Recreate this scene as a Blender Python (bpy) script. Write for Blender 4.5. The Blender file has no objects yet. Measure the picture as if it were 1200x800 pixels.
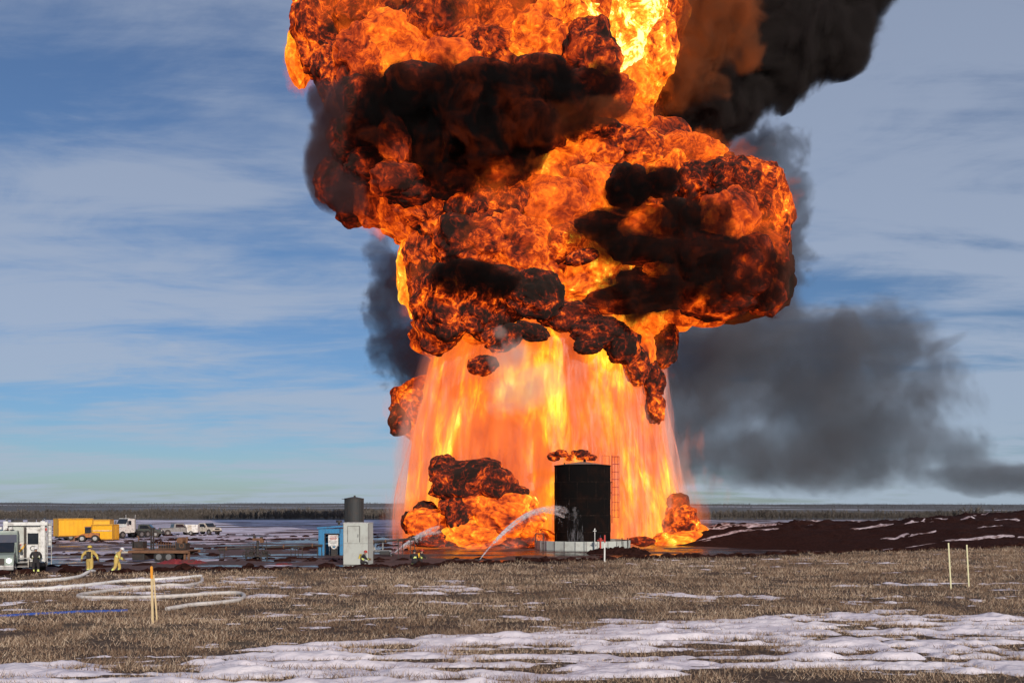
import bpy, bmesh, math, random, os
import numpy as np
from mathutils import Vector, Matrix
R = math.radians
rng = np.random.default_rng(7)
random.seed(7)
SC = bpy.context.scene
COL = SC.collection

# ------------------------------------------------------------------ camera
cam_d = bpy.data.cameras.new('camera'); cam = bpy.data.objects.new('camera', cam_d)
COL.objects.link(cam); SC.camera = cam
CAMZ = 3.2
cam.location = (0, 0, CAMZ); cam.rotation_euler = (R(90), 0, 0)
cam_d.lens = 30; cam_d.sensor_width = 36; cam_d.shift_y = 0.1633
cam_d.clip_start = 0.3; cam_d.clip_end = 20000

# ------------------------------------------------------------------ render settings, light
SC.view_settings.view_transform = 'Standard'; SC.view_settings.look = 'None'
SC.view_settings.exposure = 0.0; SC.view_settings.gamma = 1.0
SC.view_settings.use_curve_mapping = False
SC.cycles.volume_step_rate = 0.6
SC.cycles.volume_max_steps = 512
SC.cycles.volume_bounces = 1
SC.cycles.transparent_max_bounces = 24
SC.cycles.max_bounces = 6
SC.cycles.diffuse_bounces = 2
SC.cycles.glossy_bounces = 2
SC.cycles.sample_clamp_indirect = 4
SUN_EL, SUN_AZ = R(20), R(158)          # azimuth clockwise from +Y: behind the camera, a little to the right
sun_d = bpy.data.lights.new('sun', 'SUN'); sun = bpy.data.objects.new('sun', sun_d); COL.objects.link(sun)
sun_d.energy = 3.6; sun_d.angle = R(0.5); sun_d.color = (1.0, 0.90, 0.78)
sd = Vector((math.sin(SUN_AZ)*math.cos(SUN_EL), math.cos(SUN_AZ)*math.cos(SUN_EL), math.sin(SUN_EL)))
sun.rotation_euler = sd.to_track_quat('Z', 'Y').to_euler()

# ------------------------------------------------------------------ node helper
class NT:
    def __init__(s, tree):
        s.t = tree; s.n = tree.nodes; s.l = tree.links; s.n.clear()
    def node(s, typ, **kw):
        n = s.n.new(typ)
        ins = kw.pop('i', {})
        for k, v in kw.items(): setattr(n, k, v)
        for k, v in ins.items(): s.set(n, k, v)
        return n
    def set(s, n, k, v):
        sock = n.inputs[k]
        if isinstance(v, bpy.types.NodeSocket): s.l.new(v, sock)
        elif isinstance(v, bpy.types.Node): s.l.new(v.outputs[0], sock)
        else:
            if sock.type == 'RGBA' and len(v) == 3: v = (*v, 1)
            sock.default_value = v
    def m(s, op, a, b=0.0, c=None, clamp=False):
        n = s.node('ShaderNodeMath', operation=op, use_clamp=clamp)
        s.set(n, 0, a); s.set(n, 1, b)
        if c is not None: s.set(n, 2, c)
        return n.outputs[0]
    def vm(s, op, a, b=(0, 0, 0), scale=None):
        n = s.node('ShaderNodeVectorMath', operation=op)
        s.set(n, 0, a); s.set(n, 1, b)
        if scale is not None: s.set(n, 'Scale', scale)
        return n.outputs['Value'] if op in ('LENGTH', 'DISTANCE', 'DOT_PRODUCT') else n.outputs[0]
    def noise(s, vec, scale, detail=4, rough=0.5, dist=0.0, out='Fac'):
        n = s.node('ShaderNodeTexNoise', i={'Vector': vec, 'Scale': scale, 'Detail': detail, 'Roughness': rough, 'Distortion': dist})
        return n.outputs[out]
    def voro(s, vec, scale, feature='F1', out='Distance', rand=1.0):
        n = s.node('ShaderNodeTexVoronoi', feature=feature, i={'Vector': vec, 'Scale': scale, 'Randomness': rand})
        return n.outputs[out]
    def ss(s, v, a, b, lo=0.0, hi=1.0):
        n = s.node('ShaderNodeMapRange', interpolation_type='SMOOTHSTEP', i={'Value': v, 'From Min': a, 'From Max': b, 'To Min': lo, 'To Max': hi})
        return n.outputs[0]
    def ramp(s, v, stops, interp='LINEAR'):
        n = s.node('ShaderNodeValToRGB'); s.set(n, 0, v)
        cr = n.color_ramp; cr.interpolation = interp
        cr.elements.remove(cr.elements[1]); e0 = cr.elements[0]; e0.position = stops[0][0]; e0.color = (*stops[0][1], 1)
        for p, c in stops[1:]:
            e = cr.elements.new(p); e.color = (*c, 1)
        return n.outputs[0]
    def mix(s, f, a, b, blend='MIX'):
        n = s.node('ShaderNodeMix', data_type='RGBA', blend_type=blend)
        s.set(n, 0, f); s.set(n, 6, a); s.set(n, 7, b)
        return n.outputs[2]
    def vec(s, v, sc=(1, 1, 1), loc=(0, 0, 0), rot=(0, 0, 0)):
        n = s.node('ShaderNodeMapping', i={'Vector': v, 'Scale': sc, 'Location': loc, 'Rotation': rot})
        return n.outputs[0]
    def obj(s): return s.node('ShaderNodeTexCoord').outputs['Object']
    def pos(s): return s.node('ShaderNodeNewGeometry').outputs['Position']
    def attr(s, name): return s.node('ShaderNodeAttribute', attribute_name=name).outputs['Fac']
    def out(s, surf=None, vol=None):
        o = s.node('ShaderNodeOutputMaterial')
        if surf is not None: s.set(o, 'Surface', surf)
        if vol is not None: s.set(o, 'Volume', vol)

def new_mat(name):
    m = bpy.data.materials.new(name); m.use_nodes = True
    return m, NT(m.node_tree)

_mats = {}
def paint(name, col, rough=0.5, metal=0.0, wear=0.25, scale=3.0, dirt=(0.10, 0.06, 0.045), bump=0.0, spec=0.5):
    """a surface with mottled wear and dirt"""
    if name in _mats: return _mats[name]
    m, t = new_mat(name)
    o = t.obj()
    n1 = t.noise(o, scale, 6, 0.6)
    n2 = t.noise(t.vec(o, (1, 1, 0.25)), scale*2.3, 5, 0.65)
    f = t.m('MULTIPLY', t.ss(n1, 0.45, 0.75), wear*1.6, clamp=True)
    c = t.mix(f, col, dirt)
    c = t.mix(t.m('MULTIPLY', n2, 0.35), c, tuple(x*0.6 for x in col))
    b = t.node('ShaderNodeBsdfPrincipled', i={'Specular IOR Level': spec, 'Base Color': c, 'Metallic': metal, 'Roughness': t.m('ADD', rough, t.m('MULTIPLY', n1, 0.2))})
    if bump > 0:
        t.set(b, 'Normal', t.node('ShaderNodeBump', i={'Strength': bump, 'Height': n2, 'Distance': 0.03}).outputs[0])
    t.out(b.outputs[0]); _mats[name] = m
    return m

# ------------------------------------------------------------------ sky
world = bpy.data.worlds.new('World'); SC.world = world; world.use_nodes = True
w = NT(world.node_tree)
sky = w.node('ShaderNodeTexSky', sky_type='NISHITA', sun_disc=False, sun_elevation=SUN_EL, sun_rotation=SUN_AZ,
             air_density=1.0, dust_density=0.5, ozone_density=1.5)
d = w.node('ShaderNodeTexCoord').outputs['Generated']
sep = w.node('ShaderNodeSeparateXYZ', i={0: d})
zz = w.m('MAXIMUM', sep.outputs[2], 0.0)
den = w.m('ADD', zz, 0.09)
cx = w.m('DIVIDE', sep.outputs[0], den); cy = w.m('DIVIDE', sep.outputs[1], den)
cp = w.node('ShaderNodeCombineXYZ', i={0: cx, 1: cy, 2: 0.0}).outputs[0]
n_big = w.noise(w.vec(cp, (0.42, 0.62, 1), (3.1, 1.7, 0), (0, 0, R(24))), 1.0, 4, 0.5, 0.5)
n_mid = w.noise(w.vec(cp, (1.0, 1.6, 1), (5.3, 0.4, 0), (0, 0, R(-14))), 1.5, 8, 0.62, 0.8)
n_str = w.noise(w.vec(cp, (0.30, 1.5, 1), (1.0, 9.0, 0), (0, 0, R(10))), 1.3, 8, 0.62, 0.6)
n_rip = w.noise(w.vec(cp, (3.0, 9.0, 1), (2.0, 4.0, 0), (0, 0, R(-30))), 1.2, 6, 0.6, 0.4)
cov = w.m('ADD', w.m('ADD', w.m('MULTIPLY', n_big, 0.64), w.m('MULTIPLY', n_mid, 0.35)), w.m('ADD', w.m('MULTIPLY', n_str, 0.36), w.m('MULTIPLY', n_rip, 0.10)))
lift = w.ss(sep.outputs[0], -0.5, 0.4, -0.060, 0.045)        # more cirrus towards the right
veil = w.ss(w.m('ADD', cov, lift), 0.57, 0.765)
skyc = w.mix(1.0, sky.outputs[0], w.ramp(zz, [(0.0, (0.50, 0.66, 0.97)), (0.10, (0.46, 0.65, 0.94)), (0.25, (0.58, 0.73, 0.95)), (0.5, (0.72, 0.84, 1.06)), (1.0, (0.8, 0.9, 1.1))]), 'MULTIPLY')
cloudc = w.ramp(zz, [(0.0, (4.6, 5.6, 6.9)), (0.2, (4.5, 5.3, 6.8)), (0.55, (3.5, 4.2, 5.7)), (1.0, (2.7, 3.4, 5.0))])
allc = w.mix(w.m('MULTIPLY', veil, 0.80), skyc, cloudc)
bg = w.node('ShaderNodeBackground', i={'Color': allc, 'Strength': 0.085})
wo = w.node('ShaderNodeOutputWorld'); w.l.new(bg.outputs[0], wo.inputs[0])

# ------------------------------------------------------------------ numpy noise
def _h(ix, iy, iz, s):
    h = (ix.astype(np.int64)*374761393 + iy.astype(np.int64)*668265263 + iz.astype(np.int64)*2147483647 + s*974711) & 0xffffffff
    h = ((h ^ (h >> 13))*1274126177) & 0xffffffff
    h = ((h ^ (h >> 15))*2246822519) & 0xffffffff
    return ((h ^ (h >> 16)) & 0xffffff)/float(0xffffff)
def vnoise(P, s=0):
    """smooth value noise, -1..1"""
    f = np.floor(P); t = P-f; f = f.astype(np.int64); t = t*t*t*(t*(t*6-15)+10)
    r = np.zeros(len(P))
    for a in (0, 1):
        for b in (0, 1):
            for c in (0, 1):
                wgt = (t[:, 0] if a else 1-t[:, 0])*(t[:, 1] if b else 1-t[:, 1])*(t[:, 2] if c else 1-t[:, 2])
                r += wgt*_h(f[:, 0]+a, f[:, 1]+b, f[:, 2]+c, s)
    return r*2-1
def fbm(P, oct=4, s=0, rough=0.5):
    r = 0; a = 1; tot = 0
    for k in range(oct):
        r = r + a*vnoise(P*(2**k)+k*17.3, s+k); tot += a; a *= rough
    return r/tot
def worley(P, s=0):
    """distance to the nearest feature point"""
    f = np.floor(P).astype(np.int64); best = np.full(len(P), 9.0)
    for a in (-1, 0, 1):
        for b in (-1, 0, 1):
            for c in (-1, 0, 1):
                i, j, k = f[:, 0]+a, f[:, 1]+b, f[:, 2]+c
                dx = i+_h(i, j, k, s)-P[:, 0]; dy = j+_h(i, j, k, s+1)-P[:, 1]; dz = k+_h(i, j, k, s+2)-P[:, 2]
                best = np.minimum(best, dx*dx+dy*dy+dz*dz)
    return np.sqrt(best)
def sstep(x, a, b):
    t = np.clip((x-a)/(b-a), 0, 1); return t*t*(3-2*t)
def v2(x, y, z=0.0):
    return np.stack([x, y, np.zeros_like(x)+z], 1)

# ------------------------------------------------------------------ object helpers
def tag(o, label=None, cat=None, group=None, kind=None):
    if label: o['label'] = label
    if cat: o['category'] = cat
    if group: o['group'] = group
    if kind: o['kind'] = kind
    return o
def empty(name, loc=(0, 0, 0), rz=0.0, label=None, cat=None, group=None):
    o = bpy.data.objects.new(name, None); COL.objects.link(o)
    o.location = loc; o.rotation_euler = (0, 0, rz); o.empty_display_size = 0.3
    return tag(o, label, cat, group)
def link(name, me, mat=None, parent=None):
    o = bpy.data.objects.new(name, me); COL.objects.link(o)
    if mat is not None:
        for m_ in (mat if isinstance(mat, (list, tuple)) else [mat]): me.materials.append(m_)
    if parent is not None: o.parent = parent
    return o
def mesh_np(name, V, F, smooth=False, attrs=None):
    """V (n,3), F (m,k) all faces of k corners"""
    me = bpy.data.meshes.new(name); V = np.asarray(V, np.float32); F = np.asarray(F, np.int32)
    k = F.shape[1]
    me.vertices.add(len(V)); me.vertices.foreach_set('co', V.ravel())
    me.loops.add(F.size); me.loops.foreach_set('vertex_index', F.ravel())
    me.polygons.add(len(F)); me.polygons.foreach_set('loop_start', np.arange(0, F.size, k, dtype=np.int32))
    me.polygons.foreach_set('loop_total', np.full(len(F), k, np.int32))
    me.polygons.foreach_set('use_smooth', np.full(len(F), smooth, bool))
    for nm, a in (attrs or {}).items():
        at_ = me.attributes.new(nm, 'FLOAT', 'POINT'); at_.data.foreach_set('value', np.asarray(a, np.float32))
    me.update(calc_edges=True)
    return me
def grid_faces(nr, nc, wrap=False):
    i = np.arange(nr-1)[:, None]; j = np.arange(nc if wrap else nc-1)[None, :]
    a = i*nc+j; b = i*nc+(j+1) % nc
    return np.stack([a, b, b+nc, a+nc], -1).reshape(-1, 4)
def at(px, py, Y):
    return Vector(((px-600)/1000*Y, Y, CAMZ-(py-596)/1000*Y))
PAD = -1.0
def gnd(px, py, z=PAD):
    Y = (CAMZ-z)*1000/(py-596)
    return Vector(((px-600)/1000*Y, Y, z))

_ico = {}
def ico(sub):
    if sub not in _ico:
        bm = bmesh.new(); bmesh.ops.create_icosphere(bm, subdivisions=sub, radius=1.0)
        V = np.array([v.co[:] for v in bm.verts]); F = np.array([[v.index for v in f.verts] for f in bm.faces]); bm.free()
        _ico[sub] = (V, F)
    return _ico[sub]

class MB:
    """collects solids into one mesh"""
    def __init__(s): s.bm = bmesh.new()
    def _x(s, vs, M):
        if M is not None: bmesh.ops.transform(s.bm, matrix=M, verts=vs)
    def box(s, c, d, rz=0.0, ry=0.0, rx=0.0, bev=0.0):
        r = bmesh.ops.create_cube(s.bm, size=1.0); vs = r['verts']
        M = Matrix.Translation(c) @ Matrix.Rotation(rz, 4, 'Z') @ Matrix.Rotation(ry, 4, 'Y') @ Matrix.Rotation(rx, 4, 'X') @ Matrix.Diagonal((*d, 1))
        s._x(vs, M)
        if bev > 0:
            es = list({e for v in vs for e in v.link_edges})
            bmesh.ops.bevel(s.bm, geom=es, offset=bev, segments=2, affect='EDGES', profile=0.7)
        return s
    def cyl(s, a, b, r0, r1=None, n=12, caps=True):
        a = Vector(a); b = Vector(b); r1 = r0 if r1 is None else r1
        q = (b-a).to_track_quat('Z', 'Y').to_matrix().to_4x4()
        r = bmesh.ops.create_cone(s.bm, cap_ends=caps, segments=n, radius1=max(r0, 1e-4), radius2=max(r1, 1e-4), depth=(b-a).length)
        s._x(r['verts'], Matrix.Translation((a+b)/2) @ q)
        return s
    def tube(s, pts, r, n=8, radii=None):
        pts = [Vector(p) for p in pts]
        rings = []
        for i, p in enumerate(pts):
            t = (pts[min(i+1, len(pts)-1)]-pts[max(i-1, 0)]).normalized()
            up = Vector((0, 0, 1)) if abs(t.z) < 0.95 else Vector((0, 1, 0))
            u = t.cross(up).normalized(); v = t.cross(u)
            rr = radii[i] if radii else r
            rings.append([s.bm.verts.new(p+(u*math.cos(2*math.pi*k/n)+v*math.sin(2*math.pi*k/n))*rr) for k in range(n)])
        for A, B in zip(rings, rings[1:]):
            for k in range(n): s.bm.faces.new((A[k], A[(k+1) % n], B[(k+1) % n], B[k]))
        s.bm.faces.new(rings[0]); s.bm.faces.new(rings[-1][::-1])
        return s
    def prism(s, prof, w0, w1, axis='X'):
        """prof: outline points (a, z); extruded from w0 to w1 along axis X (a is y) or Y (a is x)"""
        mk = (lambda a, z, w_: (w_, a, z)) if axis == 'X' else (lambda a, z, w_: (a, w_, z))
        A = [s.bm.verts.new(mk(a, z, w0)) for a, z in prof]; B = [s.bm.verts.new(mk(a, z, w1)) for a, z in prof]
        s.bm.faces.new(A); s.bm.faces.new(B[::-1]); n = len(prof)
        for k in range(n): s.bm.faces.new((A[k], B[k], B[(k+1) % n], A[(k+1) % n]))
        return s
    def torus(s, c, axis, R0, r, n=20, k=8):
        axis = Vector(axis).normalized(); q = axis.to_track_quat('Z', 'Y')
        rings = []
        for i in range(n):
            a = 2*math.pi*i/n; cen = Vector((math.cos(a), math.sin(a), 0))
            rings.append([s.bm.verts.new(Vector(c)+q @ (cen*(R0+r*math.cos(2*math.pi*j/k))+Vector((0, 0, r*math.sin(2*math.pi*j/k))))) for j in range(k)])
        for i in range(n):
            A, B = rings[i], rings[(i+1) % n]
            for j in range(k): s.bm.faces.new((A[j], A[(j+1) % k], B[(j+1) % k], B[j]))
        return s
    def build(s, name, mat, parent=None, smooth=False, label=None):
        bmesh.ops.recalc_face_normals(s.bm, faces=s.bm.faces)
        me = bpy.data.meshes.new(name); s.bm.to_mesh(me); s.bm.free()
        if smooth:
            me.polygons.foreach_set('use_smooth', [True]*len(me.polygons))
            try: me.set_sharp_from_angle(angle=R(40))
            except Exception: pass
        o = link(name, me, mat, parent)
        if label: o['label'] = label
        return o
def copy_tree(o, parent=None):
    c = o.copy(); COL.objects.link(c)
    if parent is not None: c.parent = parent
    for ch in list(o.children): copy_tree(ch, c)
    return c
# ================================================================== THE GROUND
def edge_y(x):
    return np.interp(x, [-120, -60, -24, -15.5, -7.6, 0, 17, 42.6, 120, 260], [24, 32, 40, 43, 45, 50, 57, 71, 100, 130])+0.5*vnoise(v2(np.asarray(x)*0.35, np.asarray(x)*0), 71)
def field_z(x, y):
    e = edge_y(x); s = sstep(y-e, -0.3, 3.2)
    z = 0.035*fbm(v2(x*0.35, y*0.5), 4, 51)+0.05*vnoise(v2(x*0.07, y*0.07), 52)
    lump = np.abs(fbm(v2(x*0.9, y*0.9), 4, 53))
    near = np.exp(-((y-e+0.4)/1.3)**2)
    z = z+near*(0.02+0.34*lump)
    return z*(1-s)+s*(-1.3+0.3*lump)
def snow_t(x, y):
    """snow thickness over the field, below zero where there is none"""
    q = CAMZ*1000/np.maximum(y, 6)+596; u = 600+1000*x/np.maximum(y, 6)
    top = np.interp(u, [-400, 0, 300, 500, 700, 900, 1200, 1600], [790, 776, 760, 746, 733, 721, 716, 716])
    bot = np.interp(u, [-400, 0, 250, 400, 700, 900, 1000, 1200, 1600], [850, 845, 832, 814, 798, 788, 784, 800, 806])
    ins = sstep(q-top, -7, 8)*(1-sstep(q-bot, -6, 8))
    n = fbm(v2(x*0.42, y*0.9), 5, 61); n2_ = fbm(v2(x*0.16+4, y*0.35), 3, 62)
    rows = np.sin(y*2*np.pi/0.95+1.6*vnoise(v2(x*0.25, y*0.3), 63)+x*0.05)
    n3 = fbm(v2(x*1.1, y*3.2), 4, 67)
    band = -0.040+0.068*ins+0.095*n+0.11*n3+0.036*rows*ins-0.028*(1-ins)
    sp = -0.092+0.11*n+0.06*n2_+0.12*fbm(v2(x*1.3, y*2.6), 4, 68)
    mid = np.exp(-((q-702)/14)**2)*0.030+np.exp(-((q-681)/7)**2)*0.058*(u < 560)+0.02*np.exp(-((q-790)/14)**2)*(u > 850)+0.02*(q > 735)*(u < 500)
    tk = np.where(ins > 0.02, band, sp+mid)
    tk = np.maximum(tk, sp+mid)
    for (x0, y0, x1, y1) in ((8.0, 25.0, 9.3, 15.5), (9.7, 25.0, 11.0, 15.5), (3.2, 22.5, 9.0, 18.0)):
        tt = np.clip(((x-x0)*(x1-x0)+(y-y0)*(y1-y0))/((x1-x0)**2+(y1-y0)**2), 0, 1)
        dd = np.hypot(x-(x0+tt*(x1-x0)), y-(y0+tt*(y1-y0)))
        tk = tk-0.055*np.exp(-(dd/0.17)**2)*(1+0.5*np.sin(y*14))+0.02*np.exp(-((dd-0.36)/0.12)**2)
    tk = tk*(1-sstep(y-edge_y(x), -1.6, -0.5))-0.08*sstep(y-edge_y(x), -1.4, -0.4)
    return np.minimum(tk, 0.11)
def fan(ny, nx, y0, y1, xm=0.72, wide=3.0, off=4.0):
    yy = y0*(y1/y0)**np.linspace(0, 1, ny); s = np.linspace(-1, 1, nx)
    s = np.sign(s)*(np.abs(s)*xm+(wide-xm)*np.clip((np.abs(s)-0.86)/0.14, 0, 1)**2)
    Y, S = np.meshgrid(yy, s, indexing='ij')
    return ((Y+off)*S).ravel(), Y.ravel()

# field soil under the stubble
x, y = fan(420, 420, 7.0, 100.0)
far_ok = y < edge_y(x)+6
Fq = grid_faces(420, 420); Fq = Fq[far_ok[Fq].all(1)]
m, t = new_mat('stubble_soil'); o = t.obj()
n1 = t.noise(t.vec(o, (1, 1.6, 1)), 1.1, 6, 0.65); n2 = t.noise(o, 9.0, 6, 0.7); n3 = t.noise(t.vec(o, (0.5, 1, 1)), 0.25, 3, 0.5)
c = t.ramp(n2, [(0.30, (0.022, 0.014, 0.011)), (0.46, (0.065, 0.042, 0.031)), (0.60, (0.17, 0.115, 0.080)), (0.75, (0.30, 0.22, 0.155))])
c = t.mix(t.ss(n1, 0.40, 0.66, 0, 0.75), c, (0.065, 0.042, 0.030))
c = t.mix(t.ss(n3, 0.45, 0.7, 0, 0.5), c, (0.16, 0.125, 0.075))
c = t.mix(t.attr('dark_edge'), c, t.mix(n2, (0.018, 0.011, 0.009), (0.055, 0.030, 0.022)))
bp = t.node('ShaderNodeBump', i={'Strength': 0.7, 'Height': n2, 'Distance': 0.05})
b_ = t.node('ShaderNodeBsdfPrincipled', i={'Base Color': c, 'Roughness': 0.95, 'Normal': bp.outputs[0]})
b_.inputs['Specular IOR Level'].default_value = 0.2
t.out(b_.outputs[0]); M_SOIL = m
de = sstep(y-edge_y(x)+0.6*vnoise(v2(x*0.6, y*0.6), 77), -1.7, -0.8)
me = mesh_np('field', np.stack([x, y, field_z(x, y)], 1), Fq, True, {'dark_edge': de})
tag(link('field', me, M_SOIL), kind='structure')

# snow lying on the field
m, t = new_mat('old_snow'); o = t.obj()
n1 = t.noise(o, 6.0, 6, 0.6); n2 = t.noise(o, 0.5, 3, 0.5); n3 = t.noise(o, 26.0, 4, 0.7)
c = t.mix(t.ss(n2, 0.35, 0.7), (0.82, 0.74, 0.76), (0.68, 0.61, 0.66))  # pink tint puts the fire's glow into the snow colour
c = t.mix(t.ss(n3, 0.60, 0.74, 0, 0.5), c, (0.30, 0.23, 0.17))
bp = t.node('ShaderNodeBump', i={'Strength': 0.6, 'Height': t.m('ADD', n1, t.m('MULTIPLY', n3, 0.3)), 'Distance': 0.05})
b_ = t.node('ShaderNodeBsdfPrincipled', i={'Base Color': c, 'Roughness': 0.6, 'Normal': bp.outputs[0]})
t.out(b_.outputs[0]); M_SNOW = m
x, y = fan(560, 640, 13.5, 76.0, 0.66, 1.4)
tk = snow_t(x, y); Fq = grid_faces(560, 640); Fq = Fq[(tk[Fq] > -0.012).any(1)]
lump = 0.9*np.maximum(tk, 0)*fbm(v2(x*1.8, y*3.2), 4, 65)+0.022*fbm(v2(x*5, y*7), 3, 66)-0.03*np.maximum(tk, 0)/0.08*np.clip(fbm(v2(x*0.8+y*0.35, y*2.6-x*0.2), 3, 69), 0, 1)
V = np.stack([x, y, field_z(x, y)+tk+lump*0.8], 1)
used = np.unique(Fq); rm_ = np.full(len(V), -1); rm_[used] = np.arange(len(used))
tag(link('snow_patches', mesh_np('snow', V[used], rm_[Fq], True), M_SNOW), kind='structure')

# stubble
m, t = new_mat('dead_straw')
rnd = t.node('ShaderNodeNewGeometry').outputs['Random Per Island']
c = t.ramp(rnd, [(0.0, (0.12, 0.070, 0.05)), (0.35, (0.31, 0.205, 0.135)), (0.7, (0.54, 0.39, 0.27)), (1.0, (0.82, 0.66, 0.49))])
patch = t.noise(t.vec(t.pos(), (0.5, 1, 1)), 0.3, 3, 0.5)
c = t.mix(t.ss(patch, 0.42, 0.66, 0, 0.6), c, (0.15, 0.085, 0.055))
df = t.node('ShaderNodeBsdfDiffuse', i={'Color': c}); tl = t.node('ShaderNodeBsdfTranslucent', i={'Color': c})
t.out(t.node('ShaderNodeMixShader', i={0: 0.25, 1: df.outputs[0], 2: tl.outputs[0]}).outputs[0])
N_ = 620000
q = rng.uniform(0, 1, N_)
y = 13.2*(78.0/13.2)**(q**0.82); x = rng.uniform(-0.68, 0.68, N_)*(y+3)
clump = fbm(v2(x*1.1, y*1.6), 3, 81); rows = np.sin(y*2*np.pi/0.95+1.6*vnoise(v2(x*0.25, y*0.3), 63)+x*0.05)
tk = snow_t(x, y)
pk = 0.62+1.3*clump-0.25*rows; pk = pk*np.where(tk > 0.0, np.clip(0.62-tk*6.5, 0.09, 1), 1.0)
pk = pk*(y < edge_y(x)-0.7+0.8*vnoise(v2(x*0.8, y*0.8), 83))
k = rng.uniform(0, 1, N_) < pk
x, y = x[k], y[k]; n = len(x)
# pull blades into small tufts
cxn = np.round(x/0.16)*0.16+0.05*_h(np.round(x/0.16).astype(np.int64), np.round(y/0.2).astype(np.int64), np.zeros(n, np.int64), 5); x = cxn*0.45+x*0.55+rng.normal(0, .03, n)
z0 = field_z(x, y)-0.01
h = (0.025+0.125*rng.uniform(0, 1, n)**1.6)*(1+0.5*fbm(v2(x*0.8, y*0.8), 2, 84))*(1+0.012*(y-15))
az = rng.uniform(0, 2*np.pi, n); ln = rng.uniform(0.1, 1.4, n)*h
wd = rng.uniform(0.004, 0.009, n)*(1+0.035*(y-13))
fa = rng.uniform(-0.9, 0.9, n)
wx, wy = np.cos(fa)*wd, np.sin(fa)*wd
A = np.stack([x-wx, y-wy, z0], 1); B = np.stack([x+wx, y+wy, z0], 1); Cc = np.stack([x+np.cos(az)*ln, y+np.sin(az)*ln, z0+h], 1)
V = np.stack([A, B, Cc], 1).reshape(-1, 3); F = np.arange(len(V)).reshape(-1, 3)
tag(link('stubble', mesh_np('stubble', V, F), m), 'dead straw stubble and dry grass covering the field in the foreground', 'stubble', kind='stuff')

# clods of dark earth thrown up along the edge of the field
m, t = new_mat('black_earth'); o = t.obj(); n1 = t.noise(o, 5.0, 5, 0.7)
c = t.ramp(n1, [(0.3, (0.010, 0.0036, 0.003)), (0.55, (0.030, 0.0105, 0.008)), (0.8, (0.062, 0.027, 0.022))])
b_ = t.node('ShaderNodeBsdfPrincipled', i={'Base Color': c, 'Specular IOR Level': 0.08, 'Roughness': 0.95, 'Normal': t.node('ShaderNodeBump', i={'Strength': 0.6, 'Height': n1, 'Distance': 0.05}).outputs[0]})
t.out(b_.outputs[0]); M_EARTH = m
NV, NF = ico(2); Vs, Fs = [], []
for i in range(2200):
    x0 = rng.uniform(-32, 62); e = float(edge_y(np.array([x0]))[0]); y0 = e-0.3+abs(rng.normal(0, 0.55)); s_ = 0.05+0.22*rng.uniform()**2.2
    P = NV*(1+0.5*vnoise(NV*1.7+i, 9)[:, None])*np.array([s_*rng.uniform(0.9, 1.7), s_, s_*0.75])
    Vs.append(P+np.array([x0, y0, float(field_z(np.array([x0]), np.array([y0]))[0])+s_*0.2])); Fs.append(NF+i*len(NV))
tag(link('earth_clods', mesh_np('clods', np.vstack(Vs), np.vstack(Fs), False), M_EARTH), 'black earth clods turned up along the far edge of the stubble field', 'clods', kind='stuff')

# ---- the wide ground beyond: mud, meltwater, snow, rising to far hills
def far_z(x, y):
    r = np.clip((y-420)/1100, 0, 1)
    h = 16.5*r**1.1*(0.80+0.20*vnoise(v2(x/520.0, y/900.0), 91))+sstep(y, 500, 1500)*1.6*fbm(v2(x/150.0, y/200.0), 3, 92)
    z = PAD+h+np.where(y > 1600, -(y-1600)*0.01, 0)
    return z+0.05*fbm(v2(x/6.0, y/6.0), 3, 93)*sstep(y, 40, 60)*(1-sstep(y, 300, 420))
yy = np.concatenate([np.linspace(-60, 34, 8), 36*(4500/36)**np.linspace(0, 1, 330)]); ss_ = np.linspace(-1, 1, 300)
Yg, Sg = np.meshgrid(yy, ss_, indexing='ij'); Xg = Sg*(np.abs(Yg)*1.1+90)*np.where(np.abs(Sg) > 0.9, 1+8*(np.abs(Sg)-0.9), 1)
x, y = Xg.ravel(), Yg.ravel(); zg = far_z(x, y)
m, t = new_mat('muddy_pad'); o = t.pos()
sp_ = t.node('ShaderNodeSeparateXYZ', i={0: o}); gx, gy = sp_.outputs[0], sp_.outputs[1]
ow = t.vm('ADD', o, t.vm('SCALE', t.vm('SUBTRACT', t.noise(o, 0.12, 3, 0.5, 0, 'Color'), (.5, .5, .5)), scale=5.0))
a1 = t.noise(t.vec(ow, (0.55, 1, 1)), 0.16, 6, 0.60); a2 = t.noise(t.vec(o, (0.35, 1, 1)), 0.075, 4, 0.55); a3 = t.noise(o, 1.6, 5, 0.65); a4 = t.noise(t.vec(ow, (0.5, 1, 1), (30, 7, 0)), 0.21, 5, 0.6)
a5 = t.noise(t.vec(o, (0.10, 1, 1), (3, 9, 0)), 0.07, 5, 0.6)
mud = t.ramp(a3, [(0.25, (0.030, 0.013, 0.011)), (0.5, (0.075, 0.035, 0.029)), (0.75, (0.14, 0.075, 0.065))])
mud = t.mix(t.ss(a4, 0.5, 0.7, 0, 0.6), mud, (0.16, 0.045, 0.040))
snow = t.mix(a3, (0.52, 0.50, 0.64), (0.78, 0.74, 0.82))
snow = t.mix(t.ss(a4, 0.42, 0.62, 0, 0.5), snow, (0.50, 0.34, 0.38))
snow = t.mix(t.ss(t.noise(t.vec(o, (0.12, 1, 1), (7, 3, 0)), 0.22, 5, 0.65), 0.50, 0.66, 0, 0.7), snow, (0.20, 0.14, 0.15))
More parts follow.
